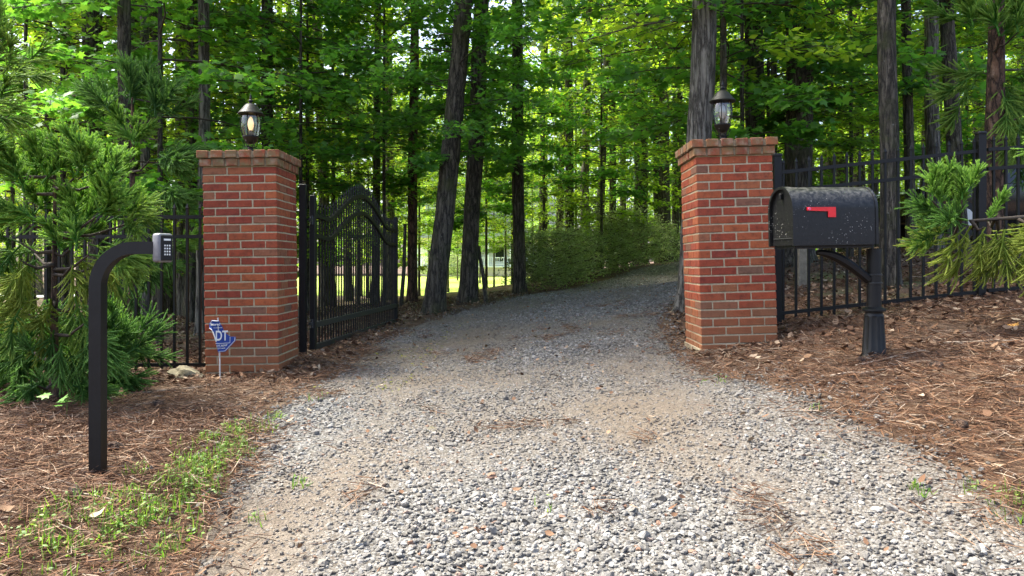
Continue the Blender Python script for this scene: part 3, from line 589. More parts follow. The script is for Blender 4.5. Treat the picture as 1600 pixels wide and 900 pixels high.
for z_ in (hp-.16, hp-.21): B().lathe([(.042, z_-.006), (.049, z_-.003), (.049, z_+.003), (.042, z_+.006)], 20).build('collar', M['iron_dull'], mp_, smooth=True)
q = B(); ax = Vector((-math.cos(th), -math.sin(th), 0))
pts = [Vector((0, 0, hp-.19))+ax*(.04+.34*u)+Vector((0, 0, .165*math.sin(u*PI/2))) for u in np.linspace(0, 1, 12)]; q.tube(pts, [.03]*8+[.028, .024, .02, .016], 8); q.build('bracket', M['iron'], mp_, smooth=True)

# ------------------------------------------------------------------ bent security yard sign
YS = 5.72; k_ = YS/F
def sp_(zx, zy, fold=0): return ((310+zx/6.43-344)*k_, fold, (615-490-zy/6.43)*k_)
sg = empty('yard_sign', (X(344, YS), YS, g(X(344, YS), YS)), 0, label='blue and white bent security yard sign on thin pale stake', cat='sign')
M['blue'] = mat_simple('sign_blue', (.012, .05, .27), .4, 0, 20, .15); M['stake'] = mat_simple('pale_stake', (.55, .53, .5), .5, .0, 40, .2)
bend = lambda zx, zy: .05*max(0, (175-zx)/100)**1.4
out_ = [(86, 160), (125, 122), (206, 124), (243, 196), (266, 246), (318, 287), (376, 290), (373, 330), (270, 440), (198, 446), (178, 345), (130, 232), (92, 208)]
B().prism([sp_(a, b_, bend(a, b_)) for a, b_ in out_], (0, -.0015, 0), (0, .0015, 0)).build('panel', M['blue'], sg)
def line(p, name='white_line', wd=.0022):
    B().tube([Vector(sp_(a, b_, bend(a, b_)))+Vector((0, -.003, 0)) for a, b_ in p], wd, 4).build(name, M['white'], sg)
line([(95, 163), (128, 129), (202, 131)]); line([(116, 204), (238, 198)]); line([(176, 358), (318, 350), (320, 290)]); line([(205, 437), (268, 431), (366, 328), (368, 297)]); line([(92, 205), (128, 222), (180, 340)])
def text(s, zx, zy, hgt, slope, parent, width=None):
    cu = bpy.data.curves.new('lettering', 'FONT'); cu.body = s; cu.size = 1; cu.extrude = .002; cu.offset = .018
    to = bpy.data.objects.new('lettering', cu); COL.objects.link(to); dg = bpy.context.evaluated_depsgraph_get(); me = bpy.data.meshes.new_from_object(to.evaluated_get(dg)); bpy.data.objects.remove(to)
    co = np.empty(len(me.vertices)*3, np.float32); me.vertices.foreach_get('co', co); co = co.reshape(-1, 3); co[:, :2] -= co[:, :2].min(0); ext = co[:, :2].max(0)
    sy_ = hgt/ext[1]; sx_ = (width/ext[0]) if width else sy_; o3 = np.empty_like(co)
    for i_, (a, b_, c_) in enumerate(co):
        zx_ = zx+a*sx_; zy_ = zy-b_*sy_+a*sx_*slope; p = sp_(zx_, zy_, bend(zx_, zy_)); o3[i_] = (p[0], p[1]-.0032-c_*.3, p[2])
    me.vertices.foreach_set('co', o3.ravel()); me.materials.clear(); me.materials.append(M['white']); obj('lettering', me, None, sg)
text('Secured', 108, 178, 26, -.03, sg, 112); text('DT', 176, 328, 100, -.02, sg, 122); text('DT.ASAP', 186, 392, 20, -.1, sg, 106); text('DT.com', 196, 414, 14, -.1, sg, 74)
B().prism([sp_(132, 236, bend(132, 236)), sp_(150, 240, bend(150, 240)), sp_(188, 338, 0), sp_(172, 330, .001)], (0, -.0035, 0), (0, -.002, 0)).build('lettering', M['white'], sg)
B().tube([sp_(190, 98, .012), sp_(192, 130, .012), sp_(207, 450, .011), (0, .008, -.12)], .0055, 8).build('stake', M['stake'], sg, smooth=True)

# ------------------------------------------------------------------ trees
def tube_np(paths, n=4):
    V, Fc, c = [], [], 0
    for pts, rad in paths:
        pts = np.asarray(pts, float); rad = np.asarray(rad, float); m_ = len(pts)
        tn = np.gradient(pts, axis=0); tn /= np.linalg.norm(tn, axis=1, keepdims=True)+1e-9
        ref = np.array([0, 0, 1.]) if abs(tn[0, 2]) < .8 else np.array([1., 0, 0])
        u = np.cross(tn, ref); u /= np.linalg.norm(u, axis=1, keepdims=True)+1e-9; w_ = np.cross(tn, u)
        a = np.arange(n)*2*PI/n
        V.append((pts[:, None]+(u[:, None]*np.cos(a)[None, :, None]+w_[:, None]*np.sin(a)[None, :, None])*rad[:, None, None]).reshape(-1, 3))
        i = np.arange(m_*n).reshape(m_, n); j = np.roll(i, -1, 1); Fc.append(np.stack([i[:-1], j[:-1], j[1:], i[1:]], -1).reshape(-1, 4)+c); c += m_*n
    return np.concatenate(V), np.concatenate(Fc)
def crown_arrays(seed, z0, z1, R0, nb, ntw, nl, size, tmpl, prof=None, flat=.35, droop=.25, tilt=1.):
    """leaves spread along twigs of layered branches round a stem; returns leaf arrays and wood paths"""
    r = np.random.RandomState(seed); wood = []; P_, D_ = [], []
    for k in range(nb):
        u = (k+.5+r.uniform(-.4, .4))/nb; z = z0+(z1-z0)*u; az = k*2.4+r.uniform(-.5, .5); pr_ = (prof(u) if prof else math.sin(PI*(.12+.8*u))**.7)
        Lb = R0*pr_*r.uniform(.65, 1.1)+.1; rise = r.uniform(.05, .4)*(.3+u); t = np.linspace(0, 1, 6)
        d = np.array([math.cos(az), math.sin(az), 0]); sd_ = np.array([-d[1], d[0], 0]); wig = r.uniform(-.12, .12)
        path = np.array([0, 0, z])+d*Lb*t[:, None]+np.array([0, 0, 1])*(Lb*(rise*t-droop*t*t))[:, None]+sd_*(Lb*wig*np.sin(t*4))[:, None]
        wood.append((path, np.linspace(.005+.005*Lb, .003, 6)))
        for q in range(ntw):
            tt = r.uniform(.18, 1); b0 = np.array([np.interp(tt, t, path[:, i]) for i in range(3)]); ang = r.choice((-1, 1))*r.uniform(.35, 1.2)
            td = d*math.cos(ang)+sd_*math.sin(ang)+np.array([0, 0, r.uniform(-.22, .25)]); Lt = Lb*r.uniform(.16, .42)*(1.15-.5*tt)+.08
            wood.append((np.stack([b0, b0+td*Lt*.55+np.array([0, 0, .02]), b0+td*Lt]), np.array([.006, .004, .002])))
            s = r.uniform(.12, 1.05, nl); pp = b0+td*Lt*s[:, None]+r.normal(0, 1, (nl, 3))*np.array([.5, .5, flat])*size*1.3
            P_.append(pp); D_.append(np.arctan2(td[1], td[0])-PI/2+r.normal(0, .8, nl))
    pos = np.concatenate(P_); yaw = np.concatenate(D_); n = len(pos)
    s = size*(.6+.65*r.rand(n)); Rm = rotmats(yaw, r.normal(0, .38*tilt, n), r.normal(-.15, .42*tilt, n))
    return place(tmpl[0], tmpl[1], pos, Rm, s), wood
MAPT, OVT, RHT = (MAPLE, MF), (OVAL, OF), (RHOMB, RF)
PROTO = {}
def proto(key, leafm, *a, **kw):
    (lv, lf), wood = crown_arrays(*a, **kw); me = mesh_np('crown', lv, lf); me.materials.append(M[leafm])
    wv_, wf = tube_np(wood, 3); wm = mesh_np('branches', wv_, wf); wm.materials.append(M['twig']); PROTO[key] = (me, wm)
low = lambda u: .55+.45*math.sin(PI*min(1, u*1.1))
proto('maple0', 'leaf_maple', 1, 1.6, 5.6, 2.3, 26, 13, 16, .13, MAPT); proto('maple1', 'leaf_maple', 2, 2.2, 6.2, 2.0, 22, 13, 15, .12, MAPT)
for k in range(4): proto('under%d' % k, 'leaf', 10+k, (1.0, 1.8, 2.6, .6)[k], (7.5, 8.5, 9.5, 5)[k], (2.4, 2.8, 3.0, 1.9)[k], 42, 14, 15, (.105, .105, .115, .09)[k], RHT)
for k in range(3): proto('canopy%d' % k, 'leaf_canopy', 20+k, (7, 5.5, 8)[k], (17, 15, 18)[k], 3.6, 44, 6, 8, .2, RHT)
for k in range(2): proto('shrub%d' % k, 'leaf_shrub', 30+k, .1, 1.3, 1.0, 30, 11, 15, .06, RHT, prof=lambda u: 1.05-.55*u*u, flat=1.1, droop=-.15, tilt=2.)
def trunk_mesh(seed, dia, h, lean, m_, hero, flare=.35, taper=.55):
    r = np.random.RandomState(seed); ns, nz_ = (36, 90) if hero else (10, 16); z = np.concatenate([[-.4], np.linspace(0, 1, nz_)**1.25*h]); a = np.arange(ns)*2*PI/ns
    rad = dia/2*(1-(1-taper)*np.clip(z/h, 0, 1))+dia/2*flare*np.exp(-np.maximum(z, 0)/.22)
    cx = lean[0]*z+dia*.5*fbm(z*.35+seed, z*0+.5, 2); cy_ = lean[1]*z+dia*.5*fbm(z*.35+seed+40, z*0+2.5, 2); cx -= np.interp(0, z, cx); cy_ -= np.interp(0, z, cy_)
    A_, Z_ = np.meshgrid(a, z); lob = 1+.16*np.exp(-np.maximum(Z_, 0)/.3)*np.sin(A_*5+seed)
    rg = np.abs(fbm((np.cos(A_)*dia*10)+seed*3, np.sin(A_)*dia*10+Z_*.9, 3)) if hero else 0
    rr = rad[:, None]*lob*(1+.05*fbm(A_*2/PI*4, Z_*1.5, 2))-(rg*.06*min(1, dia*3) if hero else 0)
    v = np.stack([cx[:, None]+rr*np.cos(A_), cy_[:, None]+rr*np.sin(A_), Z_], -1).reshape(-1, 3); i = np.arange(len(z)*ns).reshape(len(z), ns); j = np.roll(i, -1, 1)
    f = np.stack([i[:-1], j[:-1], j[1:], i[1:]], -1).reshape(-1, 4); me = mesh_np('trunk', v, f, True); me.materials.append(M[m_]); return me
rt = random.Random(3)
def tree(px, Y, dpx, bark, crown, label, group=None, lean_px=0, h=15, hero=False, scale=1., cz=0, name='forest_tree', flare=.35, tm=None, x=None):
    xx_ = X(px, Y) if x is None else x
    for dY in [q*.5*sg_ for q in range(0, 40) for sg_ in (1, -1)]:
        if Y+dY > 8 and float(inside(np.array([X(px, Y+dY)]), np.array([Y+dY]))[0]) < (-.12 if hero else -.55): Y = Y+dY; xx_ = X(px, Y); break
    z = g(xx_, Y); ztop = EYE+HZ*Y/F-z
    root = empty(name, (xx_, Y, z), 0, label=label, cat='tree', group=group)
    obj('trunk', tm or trunk_mesh(rt.randrange(999), dpx*Y/F, h, (lean_px*Y/F/ztop, 0), bark, hero, flare), None, root)
    if crown:
        ang = rt.uniform(0, 6.28); off_ = (lean_px*Y/F/ztop*h*.6, 0, cz)
        for nm, me in zip(('crown', 'branches'), PROTO[crown]):
            o = obj(nm, me, None, root); o.rotation_euler = (0, 0, ang); o.scale = (scale, scale, scale); o.location = off_
    if hero and px in (676, 731, 812, 1246, 1000, 420):
        o = obj('low_branches', PROTO['maple%d' % (px % 2)][0], None, root); o.location = (lean_px*Y/F/ztop*3.5, 0, .9); o.scale = (.72, .72, .8); o.rotation_euler = (0, 0, px)
        o = obj('twigs', PROTO['maple%d' % (px % 2)][1], None, root); o.location = (lean_px*Y/F/ztop*3.5, 0, .9); o.scale = (.72, .72, .8); o.rotation_euler = (0, 0, px)
    return root
H_ = [ # px at foot, distance, trunk px, bark, crown, label, lean px over the frame, hero
 (676, 11.2, 33, 'bark_dark', 'canopy0', 'thick dark leaning tree on the drive edge beyond the open gate', 46, 1),
 (731, 12.6, 28, 'bark_dark', 'canopy1', 'dark slightly leaning tree beside a thin leaning pole on the drive edge', 24, 1),
 (812, 14.7, 20, 'bark_dark', 'canopy2', 'straight dark tree at the near end of the roadside shrubs', 0, 1),
 (644, 15.1, 16, 'bark_pine', 'canopy1', 'reddish brown scaly pine trunk behind the free end of the gate', 6, 1),
 (1080, 8.9, 42, 'bark_grey', 'canopy0', 'large pale grey oak standing right behind the pillar by the mailbox', 17, 1),
 (1246, 11.3, 44, 'bark_dark', 'canopy2', 'very thick dark trunk with vine leaves behind the mailbox', -2, 1),
 (1390, 8.3, 30, 'bark_dark', 'canopy1', 'mottled dark trunk just behind the fence beside the mailbox post', 2, 1),
 (1209, 16, 11, 'bark_grey', 'canopy0', 'slim grey trunk beside the very thick vine covered trunk', 0, 0),
 (1000, 25, 23, 'bark_dark', 'canopy1', 'thick dark trunk rising from the far end of the shrubs', 0, 1),
 (1030, 27, 12, 'bark_dark', 'canopy2', 'slim dark trunk next to the thick one behind the shrubs', -8, 0),
 (1055, 29, 13, 'bark_dark', 'canopy2', 'slim dark trunk close beside the grey oak', 2, 0),
 (1425, 12, 16, 'bark_dark', 'canopy0', 'slender dark tilted trunk between the mottled trunk and the car', -8, 0),
 (1460, 13, 23, 'bark_grey', 'canopy1', 'grey brown straight trunk in front of the parked car', 0, 1),
 (1502, 11, 24, 'bark_dark', 'canopy2', 'dark trunk leaning across above the parked car', -24, 1),
 (156, 12, 34, 'bark_dark', 'canopy2', 'thick dark trunk with bare side branches above the left cedar', -12, 1),
 (206, 13, 27, 'bark_dark', 'canopy1', 'dark trunk standing behind the dark upright cedar', 0, 1),
 (75, 14, 11, 'bark_dark', 'canopy2', 'thin dark trunk behind the large bright cedar', 0, 0),
 (106, 16, 17, 'bark_grey', 'canopy0', 'grey brown trunk behind the large bright cedar', 0, 0),
 (316, 10.4, 19, 'bark_grey', 'canopy1', 'grey trunk rising just behind the pillar with the yard sign', 3, 1),
 (374, 16, 11, 'bark_dark', 'canopy2', 'thin dark trunk behind the warm lit lantern', 4, 0),
 (420, 14, 21, 'bark_dark', 'canopy2', 'mid sized dark trunk between lit lantern and gate', -6, 1),
 (586, 17, 13, 'bark_dark', 'canopy0', 'dark trunk with low forked branches above the gate arch', 4, 0),
 (228, 11.5, 16, 'bark_grey', 'canopy0', 'rough barked trunk seen through the fence beside the keypad post', -3, 1),
 (193, 9, 22, 'bark_dark', 'canopy2', 'dark trunk with flared foot behind the fence and cedar', -3, 1)]
for i_, (px, Y, d_, bk, cr, lab, ln, hero) in enumerate(H_):
    tree(px, Y, d_, bk, cr, lab, None, ln, rt.uniform(14, 18), bool(hero), rt.uniform(.9, 1.15), 0, 'oak_tree' if px == 1080 else ('pine_tree' if bk == 'bark_pine' else 'forest_tree'), .5 if px in (193, 1080, 1246) else .3)
# slim look-alike trunks further back
TM = [trunk_mesh(70+k, .2+.035*k, 15, (0, 0), 'bark_dark' if k % 3 else 'bark_grey', False) for k in range(6)]
back = [(247,15),(262,18),(285,17),(302,16),(890,22),(912,25),(935,24),(957,27),(872,28),(845,30),(1040,24),(1068,26),(1140,24),(1165,30),(1185,21),(1290,22),(1320,27),(1345,19),(1365,25),(1440,21),(1525,24),(1590,20),(20,18),(45,22),(130,23),(170,20),(240,26),(345,24),(390,28),(450,22),(480,27),(510,20),(545,25),(610,23),(560,33),(975,32),(1000,36),(1225,33),(1400,33),(1480,30),(1560,34),(60,32),(280,33),(430,36),(1120,38),(1270,40),(920,40),(1340,42),(1045,44),(1650,26),(1700,22),(-60,22),(-110,28),(-40,34),(1640,36)]
for px, Y in back:
    k = rt.randrange(6); c_ = 'canopy%d' % rt.randrange(3) 
    r_ = tree(px, Y, 0, None, c_, 'slim tall forest tree standing among many in the woods behind', 'slim forest trees in the woods', tm=TM[k], scale=rt.uniform(.85, 1.15)); r_.rotation_euler = (rt.uniform(-.03, .03), rt.uniform(-.04, .04), rt.uniform(0, 6.28))
# leafy understorey trees
SM = [trunk_mesh(90+k, .075+.02*k, 8, (0, 0), 'bark_dark', False, .2, .3) for k in range(3)]
und = [(300,13,1),(250,17,0),(100,12,2),(20,14,1),(-60,16,2),(180,22,3),(350,20,1),(420,18,0),(480,14,0),(520,17,2),(560,21,1),(600,26,0),(640,30,2),(450,28,2),(330,32,0),(90,28,1),(700,36,2),(760,26,1),(790,33,2),(850,22,1),(900,28,2),(940,20,0),(960,34,1),(1010,27,2),(1060,31,0),(1090,22,1),(1130,17,2),(1170,22,0),(1200,28,3),(1260,19,1),(1300,15,0),(1330,23,2),(1370,30,1),(1420,17,2),(1470,22,0),(1510,17,1),(1560,27,2),(1620,17,1),(1690,20,2),(1240,38,2),(1110,36,2),(1400,40,1),(1530,42,2),(200,38,2),(30,40,2),(500,38,1),(1160,45,2),(870,44,2),(980,46,1),(655,31,2),(690,42,2),(728,34,1),(772,41,2),(800,30,1),(832,38,2),(610,40,1),(575,29,2),(750,52,2),(670,55,1),(715,60,2)]
for px, Y, k in und:
    r_ = tree(px, Y, 0, None, 'under%d' % k, 'leafy green understorey tree among many in the woods', 'leafy understorey trees in the woods', tm=SM[k % 3], scale=rt.uniform(.85, 1.2), name='understorey_tree'); r_.rotation_euler = (0, 0, rt.uniform(0, 6.28))
mpl = [(250,9.2,0,'young maple spreading dark leaves above the left fence'),(470,12.5,1,'young maple with low leaves behind the gate arch'),(745,17.5,0,'young maple with leaves between the two leaning trees'),(940,15.5,1,'young maple spreading leaves over the roadside shrubs'),(1160,10.5,0,'young maple with leaves around the unlit lantern'),(1330,12.5,1,'young maple spreading leaves between two thick trunks behind the mailbox'),(600,14,1,'young maple leaning leaves over the free end of the gate'),(40,10.5,1,'young maple behind the bright cedar'),(1450,15,0,'young maple in front of the parked car roof')]
for px, Y, k, lab in mpl:
    r_ = tree(px, Y, 0, None, 'maple%d' % k, lab, None, tm=SM[0], scale=rt.uniform(.9, 1.1), name='young_maple')
# roadside shrubs
for i_, (px, Y, s) in enumerate([(838,15.3,.9),(862,16.3,1.05),(893,17.3,1.15),(925,18.6,1.25),(955,20,1.35),(985,21.5,1.4),(1012,23,1.3),(880,18.6,1.2),(945,22,1.5),(1035,25,1.3)]):
    r_ = empty('shrub', (X(px, Y), Y, g(X(px, Y), Y)), rt.uniform(0, 6.28), label='grey green small leaved shrub in the row along the drive', cat='shrub', group='shrubs along the drive'); s *= rt.uniform(.6, .84); r_.scale = (s*1.1, s*1.1, s)
    for nm, me in zip(('foliage', 'stems'), PROTO['shrub%d' % (i_ % 2)]): obj(nm, me, None, r_)
# thin leaning poles by the drive
for (a, b_, Y, lab) in (((747, 385), (760, 466), 12.4, 'thin dark pole leaning against the dark tree on the drive edge'), ((633, 350), (626, 458), 13.5, 'thin dark pole leaning beside the reddish pine trunk')):
    p0 = Vector(P(*b_, Y)); p0.z = g(p0.x, Y)-.05; p1 = Vector(P(*a, Y+.3)); r_ = empty('leaning_pole', p0, 0, label=lab, cat='pole'); B().tube([(0, 0, 0), (p1-p0)*.5+Vector((.02, 0, 0)), p1-p0], [.04, .035, .028], 8).build('stick', M['bark_dark'], r_, smooth=True)
wx = X(1252, 9.2); wp = tag(B().box((0, 0, .4), (.13, .1, 1.0), bev=.006).build('wooden_post', mat_simple('weathered_wood', (.2, .17, .12), .9, 0, 14, .4, .4), None, (wx, 9.2, g(wx, 9.2)), (0, .02, .2)), 'short weathered grey wooden post behind the fence under the mailbox', 'post')
# far wood all round the clearing, one mass
r_ = np.random.RandomState(8); V_, F_, c0 = [], [], 0
for rad, cnt, hmax, s in ((62, 60000, 21, .38), (100, 95000, 29, .8)):
    th_ = r_.uniform(-1.0, 1.0, cnt); rr = rad+r_.normal(0, 4, cnt)+3*np.sin(th_*9); hh = hmax*(.78+.22*np.sin(th_*13+rad)+.12*np.sin(th_*31)); z = 1+(hh-1)*r_.rand(cnt)**.8
    x = rr*np.sin(th_); y = rr*np.cos(th_); cl = fbm(x*.35, z*.35+rad, 3); k = (cl > -.1)
    if rad < 80: k &= ~((x > -27) & (x < 7))
    x, y, z = x[k], y[k], z[k]; n = len(x); pos = np.stack([x, y, z+G(x, y)], -1)
    v, f = place(RHOMB, RF, pos, rotmats(r_.rand(n)*6.28, r_.normal(0, .6, n), r_.normal(0, .6, n)), s*(.6+.8*r_.rand(n))); V_.append(v); F_.append(f+c0); c0 += len(v)
tag(obj('far_woodland', mesh_np('far_woodland', np.concatenate(V_), np.concatenate(F_)), M['leaf_far']), 'distant sunlit leafy woodland behind the house and trees', 'woodland', kind='stuff')

# ------------------------------------------------------------------ japanese cedars
def cedar_spray(seed, stem, nbr, blen, hang):
    """tuft of rope-like shoots round a stem along +X; hang bends the shoots down; 'tip' grows along each shoot"""
    r = np.random.RandomState(seed); paths = []; NP, ND, NT, TT = [], [], [], []
    t = np.linspace(0, 1, 6); sp0 = np.stack([stem*t, .02*np.sin(t*4), stem*(.2*t*t-hang*.3*t)], -1); paths.append((sp0, np.linspace(.008, .005, 6))); TT.append(np.repeat(t*.3, 4))
    for k in range(nbr):
        u = r.uniform(.1, 1)**.8; b0 = np.array([np.interp(u, t, sp0[:, i]) for i in range(3)]); a = k*2.4; op = r.uniform(.45, 1.3)*(1.15-.55*u)
        d = np.array([math.cos(op), math.sin(op)*math.cos(a), math.sin(op)*math.sin(a)]); l = blen*r.uniform(.55, 1.15); s = np.linspace(0, 1, 6)[:, None]
        cur = b0+d*l*s+np.array([.1*l, 0, .2*l*(1-4*hang)])*s*s; rad = .0044*np.array([.6, .95, 1.1, 1.1, 1.0, .55])*r.uniform(.85, 1.2); paths.append((cur, rad)); TT.append(np.repeat(s[:, 0], 4))
        m_ = 52; q = r.uniform(.05, 1, m_); NP.append(np.stack([np.interp(q, s[:, 0], cur[:, i]) for i in range(3)], -1)); dd = np.gradient(cur, axis=0)[2]; dd /= np.linalg.norm(dd); ND.append(np.repeat(dd[None], m_, 0)); NT.append(np.repeat(q, 3))
    v, f = tube_np(paths, 4); c_ = np.concatenate(NP); d_ = np.concatenate(ND); n = len(c_)
    side = r.normal(0, 1, (n, 3)); side -= (side*d_).sum(1, keepdims=True)*d_; side /= np.linalg.norm(side, axis=1, keepdims=True); wv_ = np.cross(d_, side)
    tip = c_+side*.0135+d_*.014; V2 = np.stack([c_+wv_*.002+side*.004, c_-wv_*.002+side*.004, tip], 1).reshape(-1, 3); F2 = np.arange(n*3).reshape(-1, 3)+len(v)
    me = mesh_np('foliage_spray', np.concatenate([v, V2]), [f, F2]); at_ = me.attributes.new('tip', 'FLOAT', 'POINT'); at_.data.foreach_set('value', np.concatenate(TT+NT).astype(np.float32)); return me
def mat_cedar(name, a, b_, c):
    m, t, b = mat(name); at_ = t.nodes.new('ShaderNodeAttribute'); at_.attribute_name = 'tip'; oi = t.nodes.new('ShaderNodeObjectInfo').outputs['Random']
    base = mix(t, oi, a, b_); f_ = ramp(t, at_.outputs['Fac'], [(.25, (0, 0, 0)), (1, (.9, .9, .9))]); col = mix(t, f_.outputs[0], base, c)
    L(t, col, b.inputs['Base Color']); b.inputs['Roughness'].default_value = .7; b.inputs['Specular IOR Level'].default_value = .25; tr = t.nodes.new('ShaderNodeBsdfTranslucent'); L(t, mix(t, 1., col, (1.6, 1.7, .8), 'MULTIPLY'), tr.inputs[0])
    mx = t.nodes.new('ShaderNodeMixShader'); mx.inputs[0].default_value = .3; L(t, b.outputs[0], mx.inputs[1]); L(t, tr.outputs[0], mx.inputs[2]); L(t, mx.outputs[0], t.nodes['Material Output'].inputs[0]); return m
CS = [cedar_spray(k, .27, 52, .125, 0) for k in range(4)]; CH = [cedar_spray(10+k, .32, 40, .16, .5) for k in range(3)]; CP_ = [cedar_spray(20+k, .34, 30, .18, .7) for k in range(2)]; CD = [cedar_spray(30+k, .3, 44, .15, .15) for k in range(3)]
for l_, mm_ in ((CS, mat_cedar('cedar_fresh', (.04, .14, .015), (.08, .21, .02), (.26, .43, .08))), (CH, mat_cedar('cedar_green', (.04, .12, .016), (.09, .19, .024), (.23, .34, .06))), (CP_, mat_cedar('cedar_pale', (.1, .16, .016), (.17, .23, .024), (.32, .37, .07))), (CD, mat_cedar('cedar_deep', (.025, .085, .015), (.055, .14, .022), (.13, .26, .055)))):
    for me in l_: me.materials.append(mm_)
KINDS = {'s': CS, 'h': CH, 'p': CP_, 'd': CD}
def cedar(px, Y, h, dia, label, clusters, seed, bark='bark_pine', spread_y=.35, dens=1.35, bough=None):
    """clusters: px, py of the tuft's root, growth angle in the view plane, angular spread, count, scale, kind; each tuft hangs on a branch from the trunk"""
    r = random.Random(seed); x0 = X(px, Y); z0 = g(x0, Y); root = empty('cedar_tree', (x0, Y, z0), 0, label=label, cat='tree', group=None)
    obj('trunk', trunk_mesh(seed, dia, h, (0, 0), bark, False, .2, .25), None, root); wood = []
    for (cx, cy0, ang, spr, n, sc, kind) in clusters:
        for k in range(int(round(n*dens))):
            yo = r.uniform(-spread_y, spread_y); p = Vector(P(cx+r.uniform(-14, 14), cy0+r.uniform(-14, 14), Y+yo))-Vector((x0, Y, z0)); a = math.radians(ang+r.uniform(-spr, spr))
            o = obj('foliage_spray', r.choice(KINDS[kind]), None, root); o.location = p; o.rotation_euler = (r.uniform(-.6, .6), -a, r.uniform(-.75, .75)*(1 if abs(math.sin(a)) < .8 else 1.8)); s_ = sc*r.uniform(.8, 1.15); o.scale = (s_, s_, s_)
        st = Vector((0, 0, max(.1, min(h*.95, p.z-.25*abs(p.x)))))
        if bough:
            e_ = Vector(P(*bough, Y))-Vector((x0, Y, z0)); u_ = max(0, min(1, p.x/e_.x if abs(e_.x) > .01 else 0)); st = Vector((e_.x*u_, 0, e_.z+(1-u_)*.02)); st.x -= .06*(1 if e_.x < 0 else -1)
        wood.append(([st, (st+p)/2+Vector((0, 0, -.04)), p], [.014, .01, .006]))
    if bough: wood.append(([(0, 0, e_.z-.1), (e_.x*.5, .02, e_.z+.03), tuple(e_)], [.022, .015, .009]))
    for w_ in wood: v, f = tube_np([w_], 5); obj('branch', mesh_np('branch', v, f, True), M['twig'], root)
    return root
cedar(85, 5.1, 1.6, .06, 'large bright green cedar in front of the fence by the keypad', [(70,275,95,50,6,.9,'s'),(120,270,70,40,5,.9,'s'),(30,290,120,40,4,.85,'s'),(155,335,45,40,6,.9,'s'),(105,390,80,60,6,.85,'s'),(165,300,80,40,3,.8,'s'),(60,340,110,60,4,.8,'s'),
  (20,330,170,40,3,.8,'h'),(60,400,220,50,4,.8,'h'),(110,410,-60,40,4,.75,'p'),(150,390,-20,30,4,.8,'h'),(30,420,250,40,4,.8,'p'),(165,420,-40,30,3,.75,'h'),(70,470,250,60,4,.8,'p'),(20,480,230,40,3,.8,'h'),(120,470,-80,40,4,.75,'h'),(45,545,200,60,5,.85,'d'),(95,530,-90,60,5,.85,'d'),(140,520,-50,50,5,.85,'d'),(60,600,230,50,5,.85,'d'),(120,590,-60,50,5,.85,'d'),(20,380,180,60,4,.85,'h'),(5,250,100,60,4,.85,'s'),(130,355,60,60,4,.85,'s'),(200,360,10,40,3,.7,'h')], 3)
cedar(120, 5.75, .8, .05, 'low dark spreading cedar at the foot of the keypad post', [(40,560,150,60,5,.85,'d'),(90,560,90,60,6,.85,'d'),(150,560,40,50,6,.85,'d'),(170,520,75,30,4,.6,'s'),(120,610,-60,50,6,.85,'d'),(60,610,-120,50,6,.85,'d'),(15,600,180,60,5,.8,'s'),(165,600,-30,40,5,.8,'d'),(200,560,10,30,2,.7,'d'),(15,640,-100,40,3,.7,'d'),(80,585,90,80,5,1.,'d'),(140,590,30,60,5,1.,'d'),(30,575,120,60,5,1.,'d'),(185,540,60,40,4,.8,'d')], 5, dens=1.6)
cedar(206, 7.7, 2.9, .09, 'dark upright cedar behind the fence beside the keypad', [(205,150,90,50,7,1.05,'d'),(175,180,120,40,5,1.0,'d'),(240,180,50,40,5,1.0,'d'),(205,215,90,80,5,1.0,'s'),(240,250,-20,40,5,1.1,'d'),(255,300,-40,30,5,1.0,'d'),(215,330,-60,40,5,1.0,'d'),(230,400,-30,40,5,1.0,'d'),(190,430,-90,40,4,1.0,'d'),(270,385,0,30,4,.9,'s')], 7, spread_y=.5)
cedar(-70, 4.7, 2.9, .1, 'tall cedar whose sprays enter at the left corner', [(-10,70,70,30,4,.8,'s'),(-5,120,10,40,4,.8,'h'),(-40,60,90,40,4,.9,'s'),(-30,180,0,50,3,.8,'h'),(-60,250,90,90,4,.9,'s')], 9)
cedar(1720, 5.15, 1.9, .1, 'cedar whose yellow green branch droops before the fence and parked car', [(1462,310,100,35,5,.72,'s'),(1505,312,75,35,5,.72,'s'),(1480,330,90,75,4,.7,'s'),(1500,345,172,14,4,.95,'d'),(1470,360,195,14,2,.8,'h'),(1500,350,235,16,2,.8,'p'),(1530,350,255,16,3,.8,'p'),(1565,350,262,16,3,.8,'p'),(1600,350,268,18,3,.8,'p'),(1540,340,30,30,2,.5,'s'),(1650,340,270,60,5,1.,'p'),(1680,250,90,80,5,1.,'s')], 12, spread_y=.22, dens=1., bough=(1515, 345))
cedar(1552, 8.2, 5.2, .25, 'tall cedar with orange streaked trunk behind the fence', [(1560,60,80,50,7,1.25,'s'),(1600,40,60,50,5,1.25,'s'),(1520,40,120,40,4,1.2,'s'),(1570,130,-40,60,6,1.2,'h'),(1530,120,200,40,4,1.1,'h'),(1590,180,-70,50,5,1.2,'h'),(1560,-40,90,80,6,1.3,'s'),(1640,100,0,80,6,1.3,'h'),(1600,240,-60,40,3,1.0,'d'),(1570,-150,90,90,6,1.4,'s')], 15, spread_y=.6)

